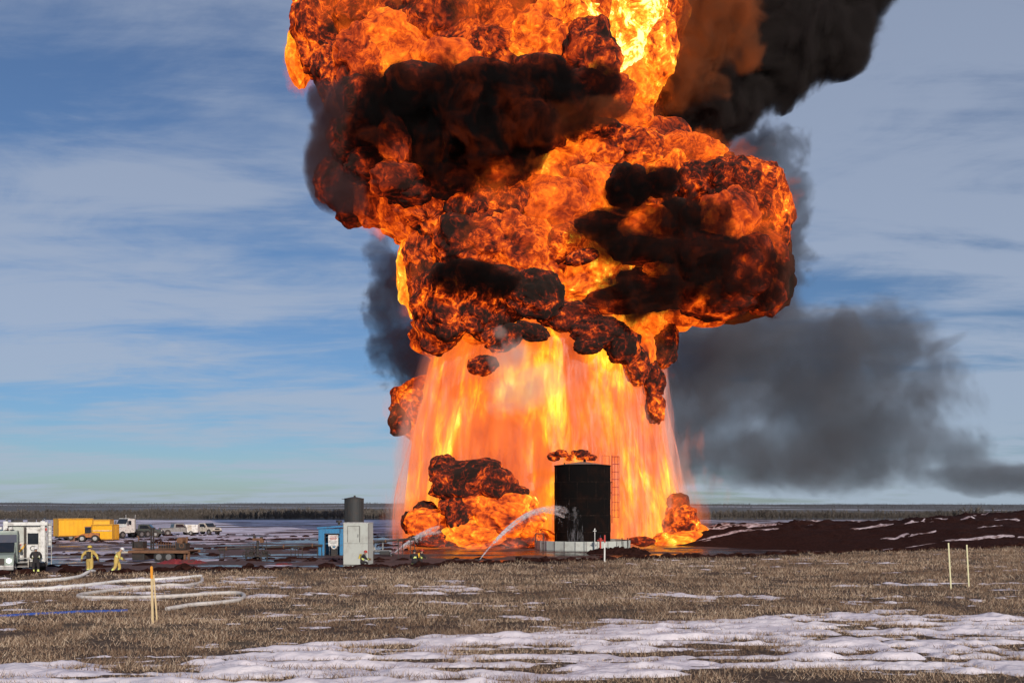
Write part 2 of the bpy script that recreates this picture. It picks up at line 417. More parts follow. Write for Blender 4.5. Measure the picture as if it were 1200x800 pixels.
# how much snow: little near the field edge and round the fire, more further back on the left
lft = t.ss(gx, 26.0, -18.0); back = t.ss(gy, 62.0, 118.0); vback = t.ss(gy, 190.0, 300.0)
amt = t.m('ADD', t.m('MULTIPLY', t.m('MULTIPLY', lft, back), 0.10), t.m('MULTIPLY', vback, 0.05))
dfire = t.vm('LENGTH', t.vm('MULTIPLY', t.vm('SUBTRACT', o, (3.5, 104, PAD)), (1, 0.9, 0)))
amt = t.m('SUBTRACT', amt, t.ss(dfire, 44.0, 22.0, 0, 0.25))
fs = t.m('ADD', t.m('ADD', t.m('MULTIPLY', a1, 0.65), t.m('MULTIPLY', a2, 0.35)), amt)
fs = t.m('ADD', fs, t.m('MULTIPLY', t.m('SUBTRACT', a5, 0.5), t.m('MULTIPLY', vback, 0.5)))
fsn = t.ss(t.m('ADD', fs, t.m('MULTIPLY', t.m('SUBTRACT', a3, 0.5), 0.10)), 0.560, 0.60)
pud = t.m('MULTIPLY', t.ss(t.m('ADD', a4, t.ss(dfire, 40.0, 15.0, 0, 0.12)), 0.53, 0.57), t.ss(gy, 170.0, 125.0))
pud = t.m('MULTIPLY', pud, t.m('SUBTRACT', 1.0, fsn))
c = t.mix(fsn, mud, snow)
c = t.mix(t.m('MULTIPLY', pud, 0.8), c, (0.022, 0.014, 0.013))
# far hills: woods, stubble and snowy fields in bands
h1 = t.noise(t.vec(o, (0.25, 1, 1)), 0.0075, 4, 0.6); h2 = t.noise(t.vec(o, (0.4, 1, 1)), 0.06, 5, 0.7)
hill = t.ramp(h1, [(0.0, (0.10, 0.09, 0.085)), (0.57, (0.12, 0.105, 0.095)), (0.59, (0.55, 0.52, 0.56)), (0.62, (0.60, 0.57, 0.62)), (0.64, (0.12, 0.10, 0.085)), (1.0, (0.09, 0.08, 0.07))])
hill = t.mix(t.ss(gy, 560.0, 500.0), hill, (0.085, 0.075, 0.068))
hill = t.mix(t.ss(h2, 0.35, 0.7, 0, 0.5), hill, (0.055, 0.045, 0.040))
c = t.mix(t.ss(gy, 318.0, 335.0), c, hill)
rg = t.m('SUBTRACT', t.m('SUBTRACT', 0.85, t.m('MULTIPLY', pud, t.ss(a3, 0.3, 0.6, 0.76, 0.58))), t.m('MULTIPLY', fsn, 0.15))
bp = t.node('ShaderNodeBump', i={'Strength': t.m('SUBTRACT', 0.6, t.m('MULTIPLY', pud, 0.57)), 'Height': a3, 'Distance': 0.2})
b_ = t.node('ShaderNodeBsdfPrincipled', i={'Base Color': c, 'Roughness': rg, 'Normal': bp.outputs[0]})
t.out(b_.outputs[0])
tag(link('ground', mesh_np('ground', np.stack([x, y, zg], 1), grid_faces(len(yy), 300), True), m), kind='structure')

Vs, Fs = [], []; nlump = 0
for i in range(90):                       # churned ridges of mud on the yard
    x0, y0 = rng.uniform(-75, 6), rng.uniform(60, 150); an = rng.normal(0, 0.25); L_ = rng.uniform(1.5, 9)
    for k in range(int(L_*2.2)):
        u_ = rng.uniform(-1, 1)*L_; s_ = 0.07+0.22*rng.uniform()**2
        P = NV*(1+0.5*vnoise(NV*1.7+nlump, 9)[:, None])*np.array([s_*rng.uniform(1.2, 3.2), s_*1.4, s_*0.8])
        Vs.append(P+np.array([x0+u_*math.cos(an), y0+u_*math.sin(an)+rng.normal(0, .25), PAD])); Fs.append(NF+nlump*len(NV)); nlump += 1
tag(link('mud_ridges', mesh_np('mud', np.vstack(Vs), np.vstack(Fs), True), M_EARTH), 'low churned ridges of dark mud across the snowy yard on the left', 'mud', kind='stuff')

# ---- heap of dark stripped earth on the right
def mound_z(x, y):
    H = np.interp(x, [8, 17, 22, 30, 40, 60, 90, 130, 190, 230], [0, 0.4, 1.8, 2.5, 3.2, 4.1, 4.9, 5.2, 4.4, 0])
    foot = np.interp(x, [17, 30, 45, 60, 90, 200], [98, 84, 73, 69, 74, 96]); crest = foot+np.interp(x, [17, 60, 120], [9, 27, 30])
    a = sstep(y, foot, crest)**0.8; b = 1-sstep(y, crest+7, crest+26)
    n = fbm(v2(x*0.11, y*0.11), 4, 95); l = fbm(v2(x*0.45, y*0.45), 5, 96, 0.65)
    prof = a*b
    return PAD-0.15+H*prof*(0.93+0.10*n)+prof*(0.32*n+0.65*l)+0.18*np.abs(l)*sstep(y, foot-4, foot)*sstep(x, 12, 18)*b
gxm = 8+222*np.linspace(0, 1, 520)**1.5; gym = 62+103*np.linspace(0, 1, 300)**1.35
Yg, Xg = np.meshgrid(gym, gxm, indexing='ij'); x, y = Xg.ravel(), Yg.ravel()
hp = link('earth_heap', mesh_np('heap', np.stack([x-60, y-95, mound_z(x, y)-PAD], 1), grid_faces(300, 520), True), M_EARTH)
hp.location = (60, 95, PAD); tag(hp, 'long dark brown heap of stripped earth with snow patches on its near slope', 'earth heap')
m, t = new_mat('dirty_snow'); o = t.obj()
t.out(t.node('ShaderNodeBsdfDiffuse', i={'Color': t.mix(t.ss(t.noise(o, 1.5, 5, 0.7), 0.40, 0.62), (0.60, 0.50, 0.52), (0.16, 0.10, 0.09))}).outputs[0]); M_DSNOW = m
mz = mound_z(x, y)
tk = 0.50*fbm(v2(x*0.075, y*0.50), 5, 98, 0.62)-0.165+0.09*fbm(v2(x*.9, y*1.5), 3, 99)-0.25*sstep(mz, 3.2, 4.0)-0.3*(x < 21)-0.1*(mz < -0.9)
Fq = grid_faces(300, 520); Fq = Fq[(tk[Fq] > -0.02).any(1)]
V = np.stack([x-60, y-95, mz-PAD+np.minimum(tk, 0.16)], 1)
lab = np.arange(len(V))
for _ in range(400):                       # label the separate patches
    mn = lab[Fq].min(1); new = lab.copy()
    for q_ in range(4): np.minimum.at(new, Fq[:, q_], mn)
    new = new[new]
    if (new == lab).all(): break
    lab = new
fl = lab[Fq[:, 0]]; ids, cnt = np.unique(fl, return_counts=True)
for id_ in ids[np.argsort(-cnt)][:120]:
    fq = Fq[fl == id_]
    if len(fq) < 6: continue
    used = np.unique(fq); rm_ = np.full(len(V), -1); rm_[used] = np.arange(len(used))
    link('snow_patch', mesh_np('heap_snow', V[used], rm_[fq], True), M_DSNOW, hp)

# ---- bare wood along the horizon
def wood(name, n, y0, y1, xr, h0, h1, label, col, dens=1.0, seed=1):
    r = np.random.default_rng(seed); Vs = []; Fs = []; nv = 0
    x = r.uniform(-xr, xr, n); y = r.uniform(y0, y1, n); x = x*(y/y0)
    g = vnoise(v2(x/60.0, y/80.0), 101+seed); h = (h0+(h1-h0)*r.uniform(0, 1, n))*(0.85+0.35*g)*(1+0.3*vnoise(v2(x/14.0, y/30.0), 140+seed))
    z = far_z(x, y)-0.1
    V = []
    def tri(a, b, c): V.append(np.stack([a, b, c], 1))
    P = np.stack([x, y, z], 1); up = np.array([0, 0, 1.0])
    tw = h[:, None]*0.018*np.array([[1, 0, 0]])*r.uniform(0.6, 1.4, (n, 1))
    ht = h[:, None]*0.86; tri(P-tw, P+tw, P+up*ht); twy = tw[:, [1, 0, 2]]; tri(P-twy, P+twy, P+up*ht)
    for k in range(20):
        s0 = P+up*(h*r.uniform(0.2, 0.72, n))[:, None]; a = r.uniform(0, 6.28, n); L = h*r.uniform(0.16, 0.40, n)
        e = s0+np.stack([np.cos(a)*L*0.7, np.sin(a)*L*0.7, L*r.uniform(0.5, 1.1, n)], 1)
        wv_ = np.stack([-np.sin(a), np.cos(a), np.zeros(n)], 1)*h[:, None]*0.022+up*h[:, None]*0.016
        tri(s0-wv_, s0+wv_, e)
    V = np.concatenate([v.reshape(-1, 3) for v in V])
    m, t = new_mat(name+'_bark'); rn = t.node('ShaderNodeNewGeometry').outputs['Random Per Island']
    c = t.mix(rn, col, tuple(q_*1.9 for q_ in col)); c = t.mix(t.ss(t.noise(t.pos(), 0.02, 3), 0.4, 0.6, 0, 0.5), c, tuple(q_*0.5 for q_ in col))
    t.out(t.node('ShaderNodeBsdfDiffuse', i={'Color': c}).outputs[0])
    tag(link(name, mesh_np(name, V, np.arange(len(V)).reshape(-1, 3)), m), label, 'woodland', kind='stuff')
wood('bare_wood', 15000, 330, 440, 290, 2.2, 4.6, 'low belt of bare leafless trees along the far side of the snowy flat', (0.105, 0.090, 0.078), seed=1)
wood('distant_wood', 16000, 900, 1580, 900, 1.0, 3.4, 'distant dark tree line on the skyline hills', (0.10, 0.095, 0.095), seed=2)
# ================================================================== FIRE
FY = 112.0
FBASE = Vector((3.5, FY, PAD))
fire = empty('fire', FBASE, 0, 'towering orange wellhead fireball with billows above and a wide glowing curtain below', 'fire')

FIRE_STOPS = [(0.0, (0.0015, 0.0008, 0.0006)), (0.18, (0.012, 0.0018, 0.0008)), (0.32, (0.10, 0.007, 0.0015)), (0.45, (0.42, 0.035, 0.003)),
              (0.57, (0.95, 0.12, 0.006)), (0.70, (1.25, 0.26, 0.012)), (0.82, (1.5, 0.55, 0.03)), (0.92, (1.9, 1.05, 0.10)), (1.0, (2.4, 1.9, 0.6))]
def fire_mat(name, scale, amp, line, crack, soft=0.0, stops=FIRE_STOPS):
    m, t = new_mat(name)
    o = t.obj()
    wv = t.noise(o, 0.22*scale, 3, 0.5, 0.0, 'Color')
    wp = t.vm('ADD', o, t.vm('SCALE', t.vm('SUBTRACT', wv, (0.5, 0.5, 0.5)), scale=5.0/scale))
    n1 = t.noise(wp, 0.10*scale, 8, 0.60, 1.0)
    n2 = t.noise(wp, 0.55*scale, 6, 0.66, 1.6)
    n3 = t.noise(wp, 1.5*scale, 4, 0.6, 0.8)
    wp2 = t.vm('ADD', wp, t.vm('SCALE', t.vm('SUBTRACT', t.noise(o, 1.0*scale, 3, 0.5, 0, 'Color'), (0.5, 0.5, 0.5)), scale=1.8/scale))
    v1 = t.voro(wp2, 0.34*scale, 'DISTANCE_TO_EDGE')
    v2_ = t.voro(wp2, 1.0*scale, 'DISTANCE_TO_EDGE')
    rid = t.m('ABSOLUTE', t.m('SUBTRACT', n2, 0.5))                # thin winding filaments
    fil = t.ss(rid, 0.0, 0.045, 1.0, 0.0)
    dm = t.ss(t.noise(o, 0.055*scale, 3, 0.5, 0.5), 0.38, 0.62, 0.25, 1.15)   # calm and crumpled patches
    hv = t.attr('glow_level')
    tv = t.m('ADD', hv, t.m('MULTIPLY', t.m('SUBTRACT', n1, 0.5), amp))
    tv = t.m('ADD', tv, t.m('MULTIPLY', t.m('SUBTRACT', n2, 0.5), amp*0.85*(1-soft)))
    tv = t.m('ADD', tv, t.m('MULTIPLY', t.m('MULTIPLY', t.m('SUBTRACT', n3, 0.5), amp*0.6*(1-soft)), dm))
    e1 = t.ss(v1, 0.0, 0.16, 1.0, 0.0); e2 = t.ss(v2_, 0.0, 0.16, 1.0, 0.0)
    if line:
        tv = t.m('SUBTRACT', tv, t.m('MULTIPLY', t.m('MULTIPLY', t.m('ADD', t.m('MULTIPLY', e1, 0.6), t.m('MULTIPLY', fil, 0.7)), line), dm))
    if crack:
        g = t.m('MULTIPLY', t.m('ADD', t.m('MULTIPLY', e1, t.ss(n1, 0.35, 0.65)), t.m('MULTIPLY', e2, t.ss(n2, 0.38, 0.62, 0.1, 0.75))), crack)
        tv = t.m('ADD', tv, g)
    col = t.ramp(tv, stops)
    lw = t.node('ShaderNodeBsdfDiffuse', i={'Color': (0.022, 0.017, 0.015), 'Roughness': 1.0})
    em = t.node('ShaderNodeEmission', i={'Color': col, 'Strength': 1.0})
    ad = t.node('ShaderNodeAddShader', i={0: lw.outputs[0], 1: em.outputs[0]})
    t.out(ad.outputs[0]); m.cycles.emission_sampling = 'NONE'
    return m
M_FLAME = fire_mat('flame_emission', 1.0, 0.85, 0.20, 0.0)
M_CRUST = fire_mat('sooty_crust_fire', 1.25, 0.62, 0.0, 0.23)
M_SOFT = fire_mat('soft_flame', 0.9, 0.75, 0.10, 0.0, 0.25)
M_DARK = fire_mat('black_rolling_soot', 1.1, 0.42, 0.0, 0.10, 0.0)
SM_STOPS = [(0.0, (0.0010, 0.0008, 0.0008)), (0.3, (0.006, 0.002, 0.0012)), (0.45, (0.05, 0.008, 0.002)), (0.62, (0.28, 0.05, 0.006)), (0.78, (0.62, 0.16, 0.02)), (1.0, (1.2, 0.40, 0.05))]
M_BROWN = fire_mat('fire_lit_brown_smoke', 0.6, 0.30, 0.0, 0.0, 0.75, SM_STOPS)  # dim emission stands in for firelight falling on the brown smoke

_bi = 0
def billow(px, py, rx, ry, dY, kind, heat, sub=5, tilt=0.0, name=None, rough=1.0, parent=None, mat=None):
    global _bi; _bi += 1
    Y = FY+dY; c = at(px, py, Y)-(FBASE if parent is None else parent.location)
    ax, az = rx*Y/1000, ry*Y/1000; ay = 0.85*min(ax, az)+0.15*max(ax, az)
    N, F = ico(sub)
    off = np.array([_bi*13.7, _bi*7.1, _bi*3.3]); Rm = (ax*az)**0.5
    S = N*Rm
    wob = fbm(S/(Rm*0.95)+off, 3, 3)
    l1 = worley(S/(Rm*0.52)+off+0.35*np.stack([fbm(S/(Rm*0.5)+off+k*9, 2, 8) for k in range(3)], 1), 11)
    l2 = worley(S/(Rm*0.21)+off, 17)
    fine = fbm(S/(Rm*0.10)+off, 3, 23)
    l3 = worley(S/(Rm*0.085)+off+0.25*fine[:, None], 29) if sub >= 4 else l2*0+0.5
    k1 = 0.23 if kind != 'B' else 0.15
    dsp = 1+0.32*wob+k1*rough*(0.55-l1)+0.115*rough*(0.5-l2)+0.038*rough*(0.5-l3)+0.03*rough*fine
    P = N*dsp[:, None]*np.array([ax, ay, az])
    ca, sa = math.cos(R(tilt)), math.sin(R(tilt))
    P = np.stack([P[:, 0]*ca-P[:, 2]*sa, P[:, 1], P[:, 0]*sa+P[:, 2]*ca], 1)+np.array(c)
    cre = sstep(l1, 0.45, 0.85); cre2 = sstep(l2, 0.4, 0.8); cre3 = sstep(l3, 0.45, 0.8)
    if kind == 'K': h = heat+0.20*cre+0.08*cre2+0.16*fbm(P*0.12+5, 3, 31)
    elif kind == 'C': h = heat+0.16*cre+0.10*cre2-0.12*cre3+0.16*fbm(P*0.11+5, 3, 31)
    elif kind == 'F': h = heat-0.18*cre-0.10*cre2-0.10*cre3+0.26*fbm(P*0.08+5, 3, 33)
    elif kind == 'S': h = heat-0.10*cre-0.05*cre2-0.06*cre3+0.18*fbm(P*0.07+5, 3, 35)
    else: h = heat-0.12*cre+0.15*fbm(P*0.08, 3, 37)
    me = mesh_np('billow', P, F, True, {'glow_level': h})
    mm = mat or {'C': M_CRUST, 'F': M_FLAME, 'S': M_SOFT, 'B': M_BROWN, 'K': M_DARK}[kind]
    nm = name or {'C': 'sooty_billow', 'F': 'flame_billow', 'S': 'flame_billow', 'B': 'smoke_billow', 'K': 'soot_billow'}[kind]
    return link(nm, me, mm, parent or fire)

BL = [
 # dark rolling soot at the edges of the black masses
 (425, 122, 26, 30, -11, 'K', .14, 4), (412, 160, 26, 30, -11, 'K', .16, 4), (432, 196, 30, 24, -12, 'K', .16, 5), (480, 222, 34, 20, -13, 'K', .18, 5), (530, 214, 36, 22, -13, 'K', .14, 5), (585, 196, 36, 22, -13, 'K', .14, 5), (628, 158, 32, 24, -12, 'K', .16, 5),
 (490, 100, 36, 22, -11, 'K', .12, 4), (560, 92, 38, 22, -11, 'K', .12, 4), (630, 84, 34, 20, -11, 'K', .16, 4), (685, 100, 28, 20, -12, 'K', .20, 4), (395, 215, 24, 30, -9, 'K', .18, 4), (415, 245, 24, 22, -8, 'K', .2, 4),
 (735, 220, 26, 24, -12, 'K', .08, 5), (774, 214, 24, 16, -12, 'K', .14, 4), (700, 268, 40, 16, -11, 'K', .16, 5), (742, 292, 46, 20, -11, 'K', .16, 5), (790, 262, 44, 24, -11, 'K', .14, 5), (820, 305, 50, 34, -11, 'K', .12, 5), (868, 318, 42, 42, -11, 'K', .20, 5),
 (770, 340, 48, 26, -11, 'K', .14, 5), (720, 352, 38, 16, -11, 'K', .16, 4), (842, 352, 48, 22, -11, 'K', .22, 5), (894, 345, 24, 28, -9, 'K', .24, 4), (905, 300, 18, 26, -8, 'K', .22, 4), (548, 322, 34, 16, -13, 'K', .12, 4), (588, 326, 22, 14, -13, 'K', .14, 4),
 # core fill, deep
 (600, 120, 190, 150, 6, 'F', .62, 6), (650, 310, 150, 110, 6, 'F', .60, 6), (610, 395, 110, 60, 4, 'F', .62, 5), (600, -110, 250, 160, 6, 'F', .60, 5),
 (560, 240, 110, 90, 2, 'F', .60, 6), (770, 250, 110, 80, 2, 'F', .55, 6),
 # top, left to right
 (352, 62, 15, 40, -3, 'S', 0.68, 4), (376, 30, 32, 58, -5, 'C', 0.21, 5), (392, 88, 26, 40, -6, 'C', 0.16, 5), (400, -30, 55, 50, -2, 'C', 0.24, 5),
 (440, 20, 44, 30, -7, 'C', 0.22, 5), (470, 62, 60, 44, -6, 'S', 0.61, 5), (425, 70, 30, 42, -8, 'S', 0.50, 5), (520, 22, 55, 34, -8, 'F', .58, 5), (500, -20, 60, 40, -6, 'F', .62, 5),
 (560, 60, 52, 38, -8, 'F', .62, 5), (600, 20, 56, 40, -7, 'F', .80, 5), (640, 48, 50, 42, -8, 'F', .78, 5), (668, 15, 45, 36, -9, 'F', .92, 5), (610, 85, 40, 22, -9, 'S', 0.56, 4),
 (690, 70, 36, 44, -9, 'F', .56, 5), (740, 32, 40, 60, -7, 'F', .95, 5), (772, 58, 22, 44, -8, 'F', .74, 5), (710, 112, 34, 24, -9, 'S', 0.48, 4), (745, 100, 30, 32, -6, 'S', 0.66, 5), (735,  140, 26, 22, -5, 'S', 0.61, 4),
 (530, 75, 40, 26, -10, 'S', 0.58, 4), (690, -20, 60, 40, -4, 'F', .8, 5),
 # below the black band
 (440, 228, 32, 38, -8, 'S', 0.48, 5), (475, 240, 40, 32, -9, 'S', 0.62, 5), (425, 195, 26, 40, -9, 'C', 0.21, 4), (462, 168, 20, 26, -15, 'S', 0.46, 4), (465, 208, 36, 20, -14, 'S', 0.42, 4),
 (515, 240, 38, 42, -9, 'F', .60, 5), (505, 285, 34, 40, -7, 'F', .66, 5), (484, 320, 17, 54, -5, 'S', 0.76, 5), (500, 335, 24, 50, -7, 'F', .50, 5),
 (545, 235, 32, 34, -11, 'C', 0.24, 5), (585, 245, 40, 38, -10, 'C', 0.25, 5), (560, 285, 46, 40, -10, 'F', .56, 5), (605, 290, 46, 42, -10, 'F', .60, 5), (600, 205, 50, 34, -8, 'S', 0.68, 5),
 (650, 190, 48, 36, -8, 'F', .72, 5), (700, 178, 50, 30, -8, 'F', .70, 5), (745, 175, 42, 24, -9, 'F', .74, 5), (800, 180, 42, 22, -8, 'S', 0.62, 5), (705, 160, 40, 18, -10, 'C', 0.24, 4), (780, 200, 36, 30, -7, 'F', .78, 5),
 (648, 238, 38, 30, -11, 'S', 0.62, 5), (700, 225, 44, 34, -9, 'S', 0.66, 5), (640, 330, 44, 40, -8, 'F', .60, 5), (690, 318, 40, 32, -9, 'F', .62, 5), (720, 255, 34, 24, -9, 'S', 0.46, 4), (660, 285, 30, 26, -11, 'C', 0.24, 4),
 # right bulge
 (856, 218, 36, 30, -10, 'C', 0.26, 5), (850, 258, 32, 34, -12, 'S', 0.52, 5), (880, 228, 34, 42, -9, 'C', 0.27, 5), (902, 262, 26, 50, -7, 'C', 0.25, 5), (895, 225, 24, 34, -4, 'C', 0.22, 4),
 (815, 212, 24, 26, -10, 'C', 0.22, 4), (850, 355, 66, 22, -5, 'B', .52, 5), (890, 325, 36, 44, -6, 'B', .40, 5), (800, 330, 70, 44, -4, 'B', .38, 5), (862, 285, 44, 30, -8, 'S', 0.40, 5), (905, 300, 22, 40, -5, 'B', .44, 4),
 (775, 318, 24, 12, -13, 'S', 0.58, 4), (760, 265, 34, 20, -12, 'S', 0.56, 4), (868, 296, 14, 5, -14, 'F', .86, 4), (812, 372, 40, 12, -7, 'S', 0.52, 4),
 # crust balls at the neck
 (525, 355, 38, 42, -11, 'C', 0.15, 5, 0), (560, 360, 34, 34, -12, 'C', 0.16, 5), (545, 330, 36, 22, -12, 'C', 0.15, 4), (624, 344, 35, 28, -14, 'C', 0.13, 5), (590, 352, 26, 28, -12, 'C', 0.16, 4),
 (515, 388, 26, 26, -10, 'C', 0.23, 4), (680, 302, 21, 9, -14, 'C', 0.15, 4, 15), (590, 396, 26, 14, -14, 'C', 0.17, 4, 20), (622, 388, 22, 12, -14, 'C', 0.16, 4, -15), (566, 428, 18, 12, -15, 'C', 0.22, 4),
 (665, 372, 36, 18, -12, 'C', 0.21, 4), (700, 388, 34, 20, -13, 'C', 0.18, 5), (728, 405, 22, 22, -12, 'C', 0.17, 4), (690, 405, 18, 10, -14, 'C', 0.18, 4), (745, 430, 16, 24, -10, 'C', 0.17, 4), (755, 375, 30, 28, -6, 'S', 0.64, 5),
 (775, 400, 20, 30, -6, 'C', 0.18, 4), (765, 445, 14, 24, -9, 'C', 0.16, 4), (768, 478, 11, 18, -9, 'C', 0.16, 4), (752, 410, 16, 26, -9, 'S', 0.62, 4), (560, 385, 30, 18, -9, 'F', .62, 4), (640, 375, 26, 20, -8, 'F', .74, 4), (790, 375, 22, 14, -5, 'S', 0.56, 4),
 # low billows
 (486, 478, 30, 33, 3, 'C', 0.40, 5), (471, 492, 16, 20, 1, 'C', 0.12, 4), (493, 458, 20, 18, 2, 'S', .5, 4),
 (545, 562, 42, 24, -21, 'C', 0.17, 5, 8), (580, 565, 26, 18, -22, 'C', 0.15, 4), (545, 592, 30, 18, -21, 'C', 0.30, 4), (535, 600, 14, 20, -22, 'C', 0.11, 4), (604, 576, 14, 8, -21, 'C', 0.13, 4), (520, 548, 16, 14, -20, 'C', 0.15, 4),
 (598, 604, 44, 26, -21.5, 'F', .78, 5, -12), (560, 624, 34, 18, -21.5, 'F', .82, 5), (530, 628, 26, 12, -20, 'F', .64, 4), (500, 612, 26, 16, -20, 'F', .72, 4), (480, 612, 10, 14, -19, 'C', 0.16, 4), (500, 598, 14, 10, -19, 'C', 0.15, 4), (520, 632, 44, 9, -21, 'C', 0.15, 4), (620, 632, 30, 14, -19, 'F', .62, 4),
 (794, 592, 13, 14, -8, 'K', 0.15, 4), (798, 613, 22, 22, -9, 'C', 0.28, 5), (812, 630, 22, 16, -9, 'S', 0.64, 4), (795, 635, 30, 14, -12, 'F', .64, 4), (752, 634, 16, 6, -20, 'C', 0.21, 3),
 (649, 535, 7, 5, -19, 'C', .24, 3), (658, 531, 8, 5, -19.5, 'C', .20, 3), (667, 536, 6, 4, -19, 'C', .28, 3), (683, 533, 9, 6, -19, 'C', .18, 4), (693, 536, 7, 4, -19.5, 'C', .26, 3), (673, 530, 4, 3, -19, 'C', .2, 3),
]
for b in BL:
    b = list(b)
    if b[5] in 'FS': b[6] += 0.045
    if b[1] > 300 and b[5] == 'C': b[6] += 0.03
    billow(*b)

# ---- the falling curtain of burning spray
def curtain_pts(nt, nh, grow=0.0, ruff=1.0, seed=0, ztop=31.0):
    th = np.linspace(0, 2*np.pi, nt, endpoint=False); hh = np.linspace(0, 1, nh)
    T, H = np.meshgrid(th, hh); T = T.ravel(); H = H.ravel()
    z = H*ztop
    r = np.interp(z, [0, 1.5, 4, 14, 24, 31], [17.9, 17.7, 17.5, 16.3, 14.3, 10.6])+grow*np.interp(z, [0, 10, 31], [1.0, 0.75, 0.5])
    cxs = np.interp(z, [0, 14, 31], [0.7, 0.2, 0.6])
    q = np.stack([np.cos(T)*3.2, np.sin(T)*3.2, z*0.030], 1)
    r = r*(1+ruff*(0.09*fbm(q*1.3+seed, 3, 41)+0.045*fbm(q*np.array([5, 5, 2.2])+seed, 3, 43)))
    return np.stack([np.cos(T)*r+cxs, np.sin(T)*r*0.80, z-0.4], 1), T, z
m, t = new_mat('burning_spray')
o = t.obj()
st = t.vec(o, (1, 1, 0.30))
wv = t.vm('SCALE', t.vm('SUBTRACT', t.noise(st, 0.45, 4, 0.55, 0, 'Color'), (.5, .5, .5)), scale=3.4)
sw = t.vm('ADD', st, wv)
big = t.noise(t.vec(o, (1, 1, 0.45), (2.0, 0, 1.5)), 0.15, 4, 0.55, 0.7)
mid = t.noise(sw, 0.42, 6, 0.6, 0.7)
thin = t.noise(t.vec(o, (1, 1, 0.07)), 1.9, 5, 0.65, 0.2)
tv = t.m('ADD', 0.56, t.m('MULTIPLY', t.m('SUBTRACT', big, 0.5), 1.9))
tv = t.m('ADD', tv, t.m('MULTIPLY', t.m('SUBTRACT', mid, 0.5), 1.0))
tv = t.m('ADD', tv, t.m('MULTIPLY', t.m('SUBTRACT', thin, 0.5), 0.26))
col = t.ramp(tv, [(0.0, (0.50, 0.055, 0.012)), (0.28, (0.80, 0.11, 0.018)), (0.50, (1.0, 0.17, 0.020)), (0.64, (1.2, 0.27, 0.018)), (0.76, (1.6, 0.52, 0.02)), (0.88, (2.2, 0.98, 0.05)), (1.0, (2.8, 1.7, 0.2))])
em = t.node('ShaderNodeEmission', i={'Color': col, 'Strength': 1.0})
t.out(em.outputs[0]); M_SPRAY = m
P, T, z = curtain_pts(180, 70)
o_ = link('spray_curtain', mesh_np('curtain', P, grid_faces(70, 180, True), True), M_SPRAY, fire)
# ragged veil of falling drops in front of it
m, t = new_mat('falling_drops')
o = t.obj()
thin = t.noise(t.vec(o, (1, 1, 0.06)), 1.5, 6, 0.7, 0.3)
big = t.noise(t.vec(o, (1, 1, 0.3)), 0.13, 4, 0.55, 0.5)
a = t.m('MULTIPLY', t.ss(thin, 0.36, 0.78), t.ss(big, 0.36, 0.66, 0.10, 0.55))
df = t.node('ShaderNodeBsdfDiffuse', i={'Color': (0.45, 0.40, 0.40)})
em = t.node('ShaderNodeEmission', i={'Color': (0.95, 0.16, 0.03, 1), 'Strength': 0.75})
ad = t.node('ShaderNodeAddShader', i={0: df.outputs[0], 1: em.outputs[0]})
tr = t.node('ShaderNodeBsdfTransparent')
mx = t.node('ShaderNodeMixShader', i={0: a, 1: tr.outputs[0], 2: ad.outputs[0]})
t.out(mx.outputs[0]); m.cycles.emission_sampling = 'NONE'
P, T, z = curtain_pts(160, 50, 1.1, 1.4, 5, 27)
link('drop_veil', mesh_np('veil', P, grid_faces(50, 160, True), True), m, fire)
# pale mist hanging round the curtain
m, t = new_mat('water_mist')
vs = t.node('ShaderNodeVolumeScatter', i={'Color': (0.93, 0.88, 0.95, 1), 'Density': 0.075, 'Anisotropy': 0.2})
t.out(None, vs.outputs[0])
P, T, z = curtain_pts(96, 30, 2.2, 0.8, 9, 28)
Fm = grid_faces(30, 96, True)
V = np.vstack([P, [[0, 0, 27.6]], [[0, 0, -0.4]]]); n0 = len(P)
me = mesh_np('mist', V, np.vstack([Fm]), True)
bm = bmesh.new(); bm.from_mesh(me); bm.verts.ensure_lookup_table()
for k in range(96):
    bm.faces.new((bm.verts[29*96+k], bm.verts[29*96+(k+1) % 96], bm.verts[n0]))
    bm.faces.new((bm.verts[(k+1) % 96], bm.verts[k], bm.verts[n0+1]))
bm.to_mesh(me); bm.free()
mist = link('water_mist', me, m); mist.location = FBASE
tag(mist, 'pale pink water mist hanging round the foot of the fire', 'mist')

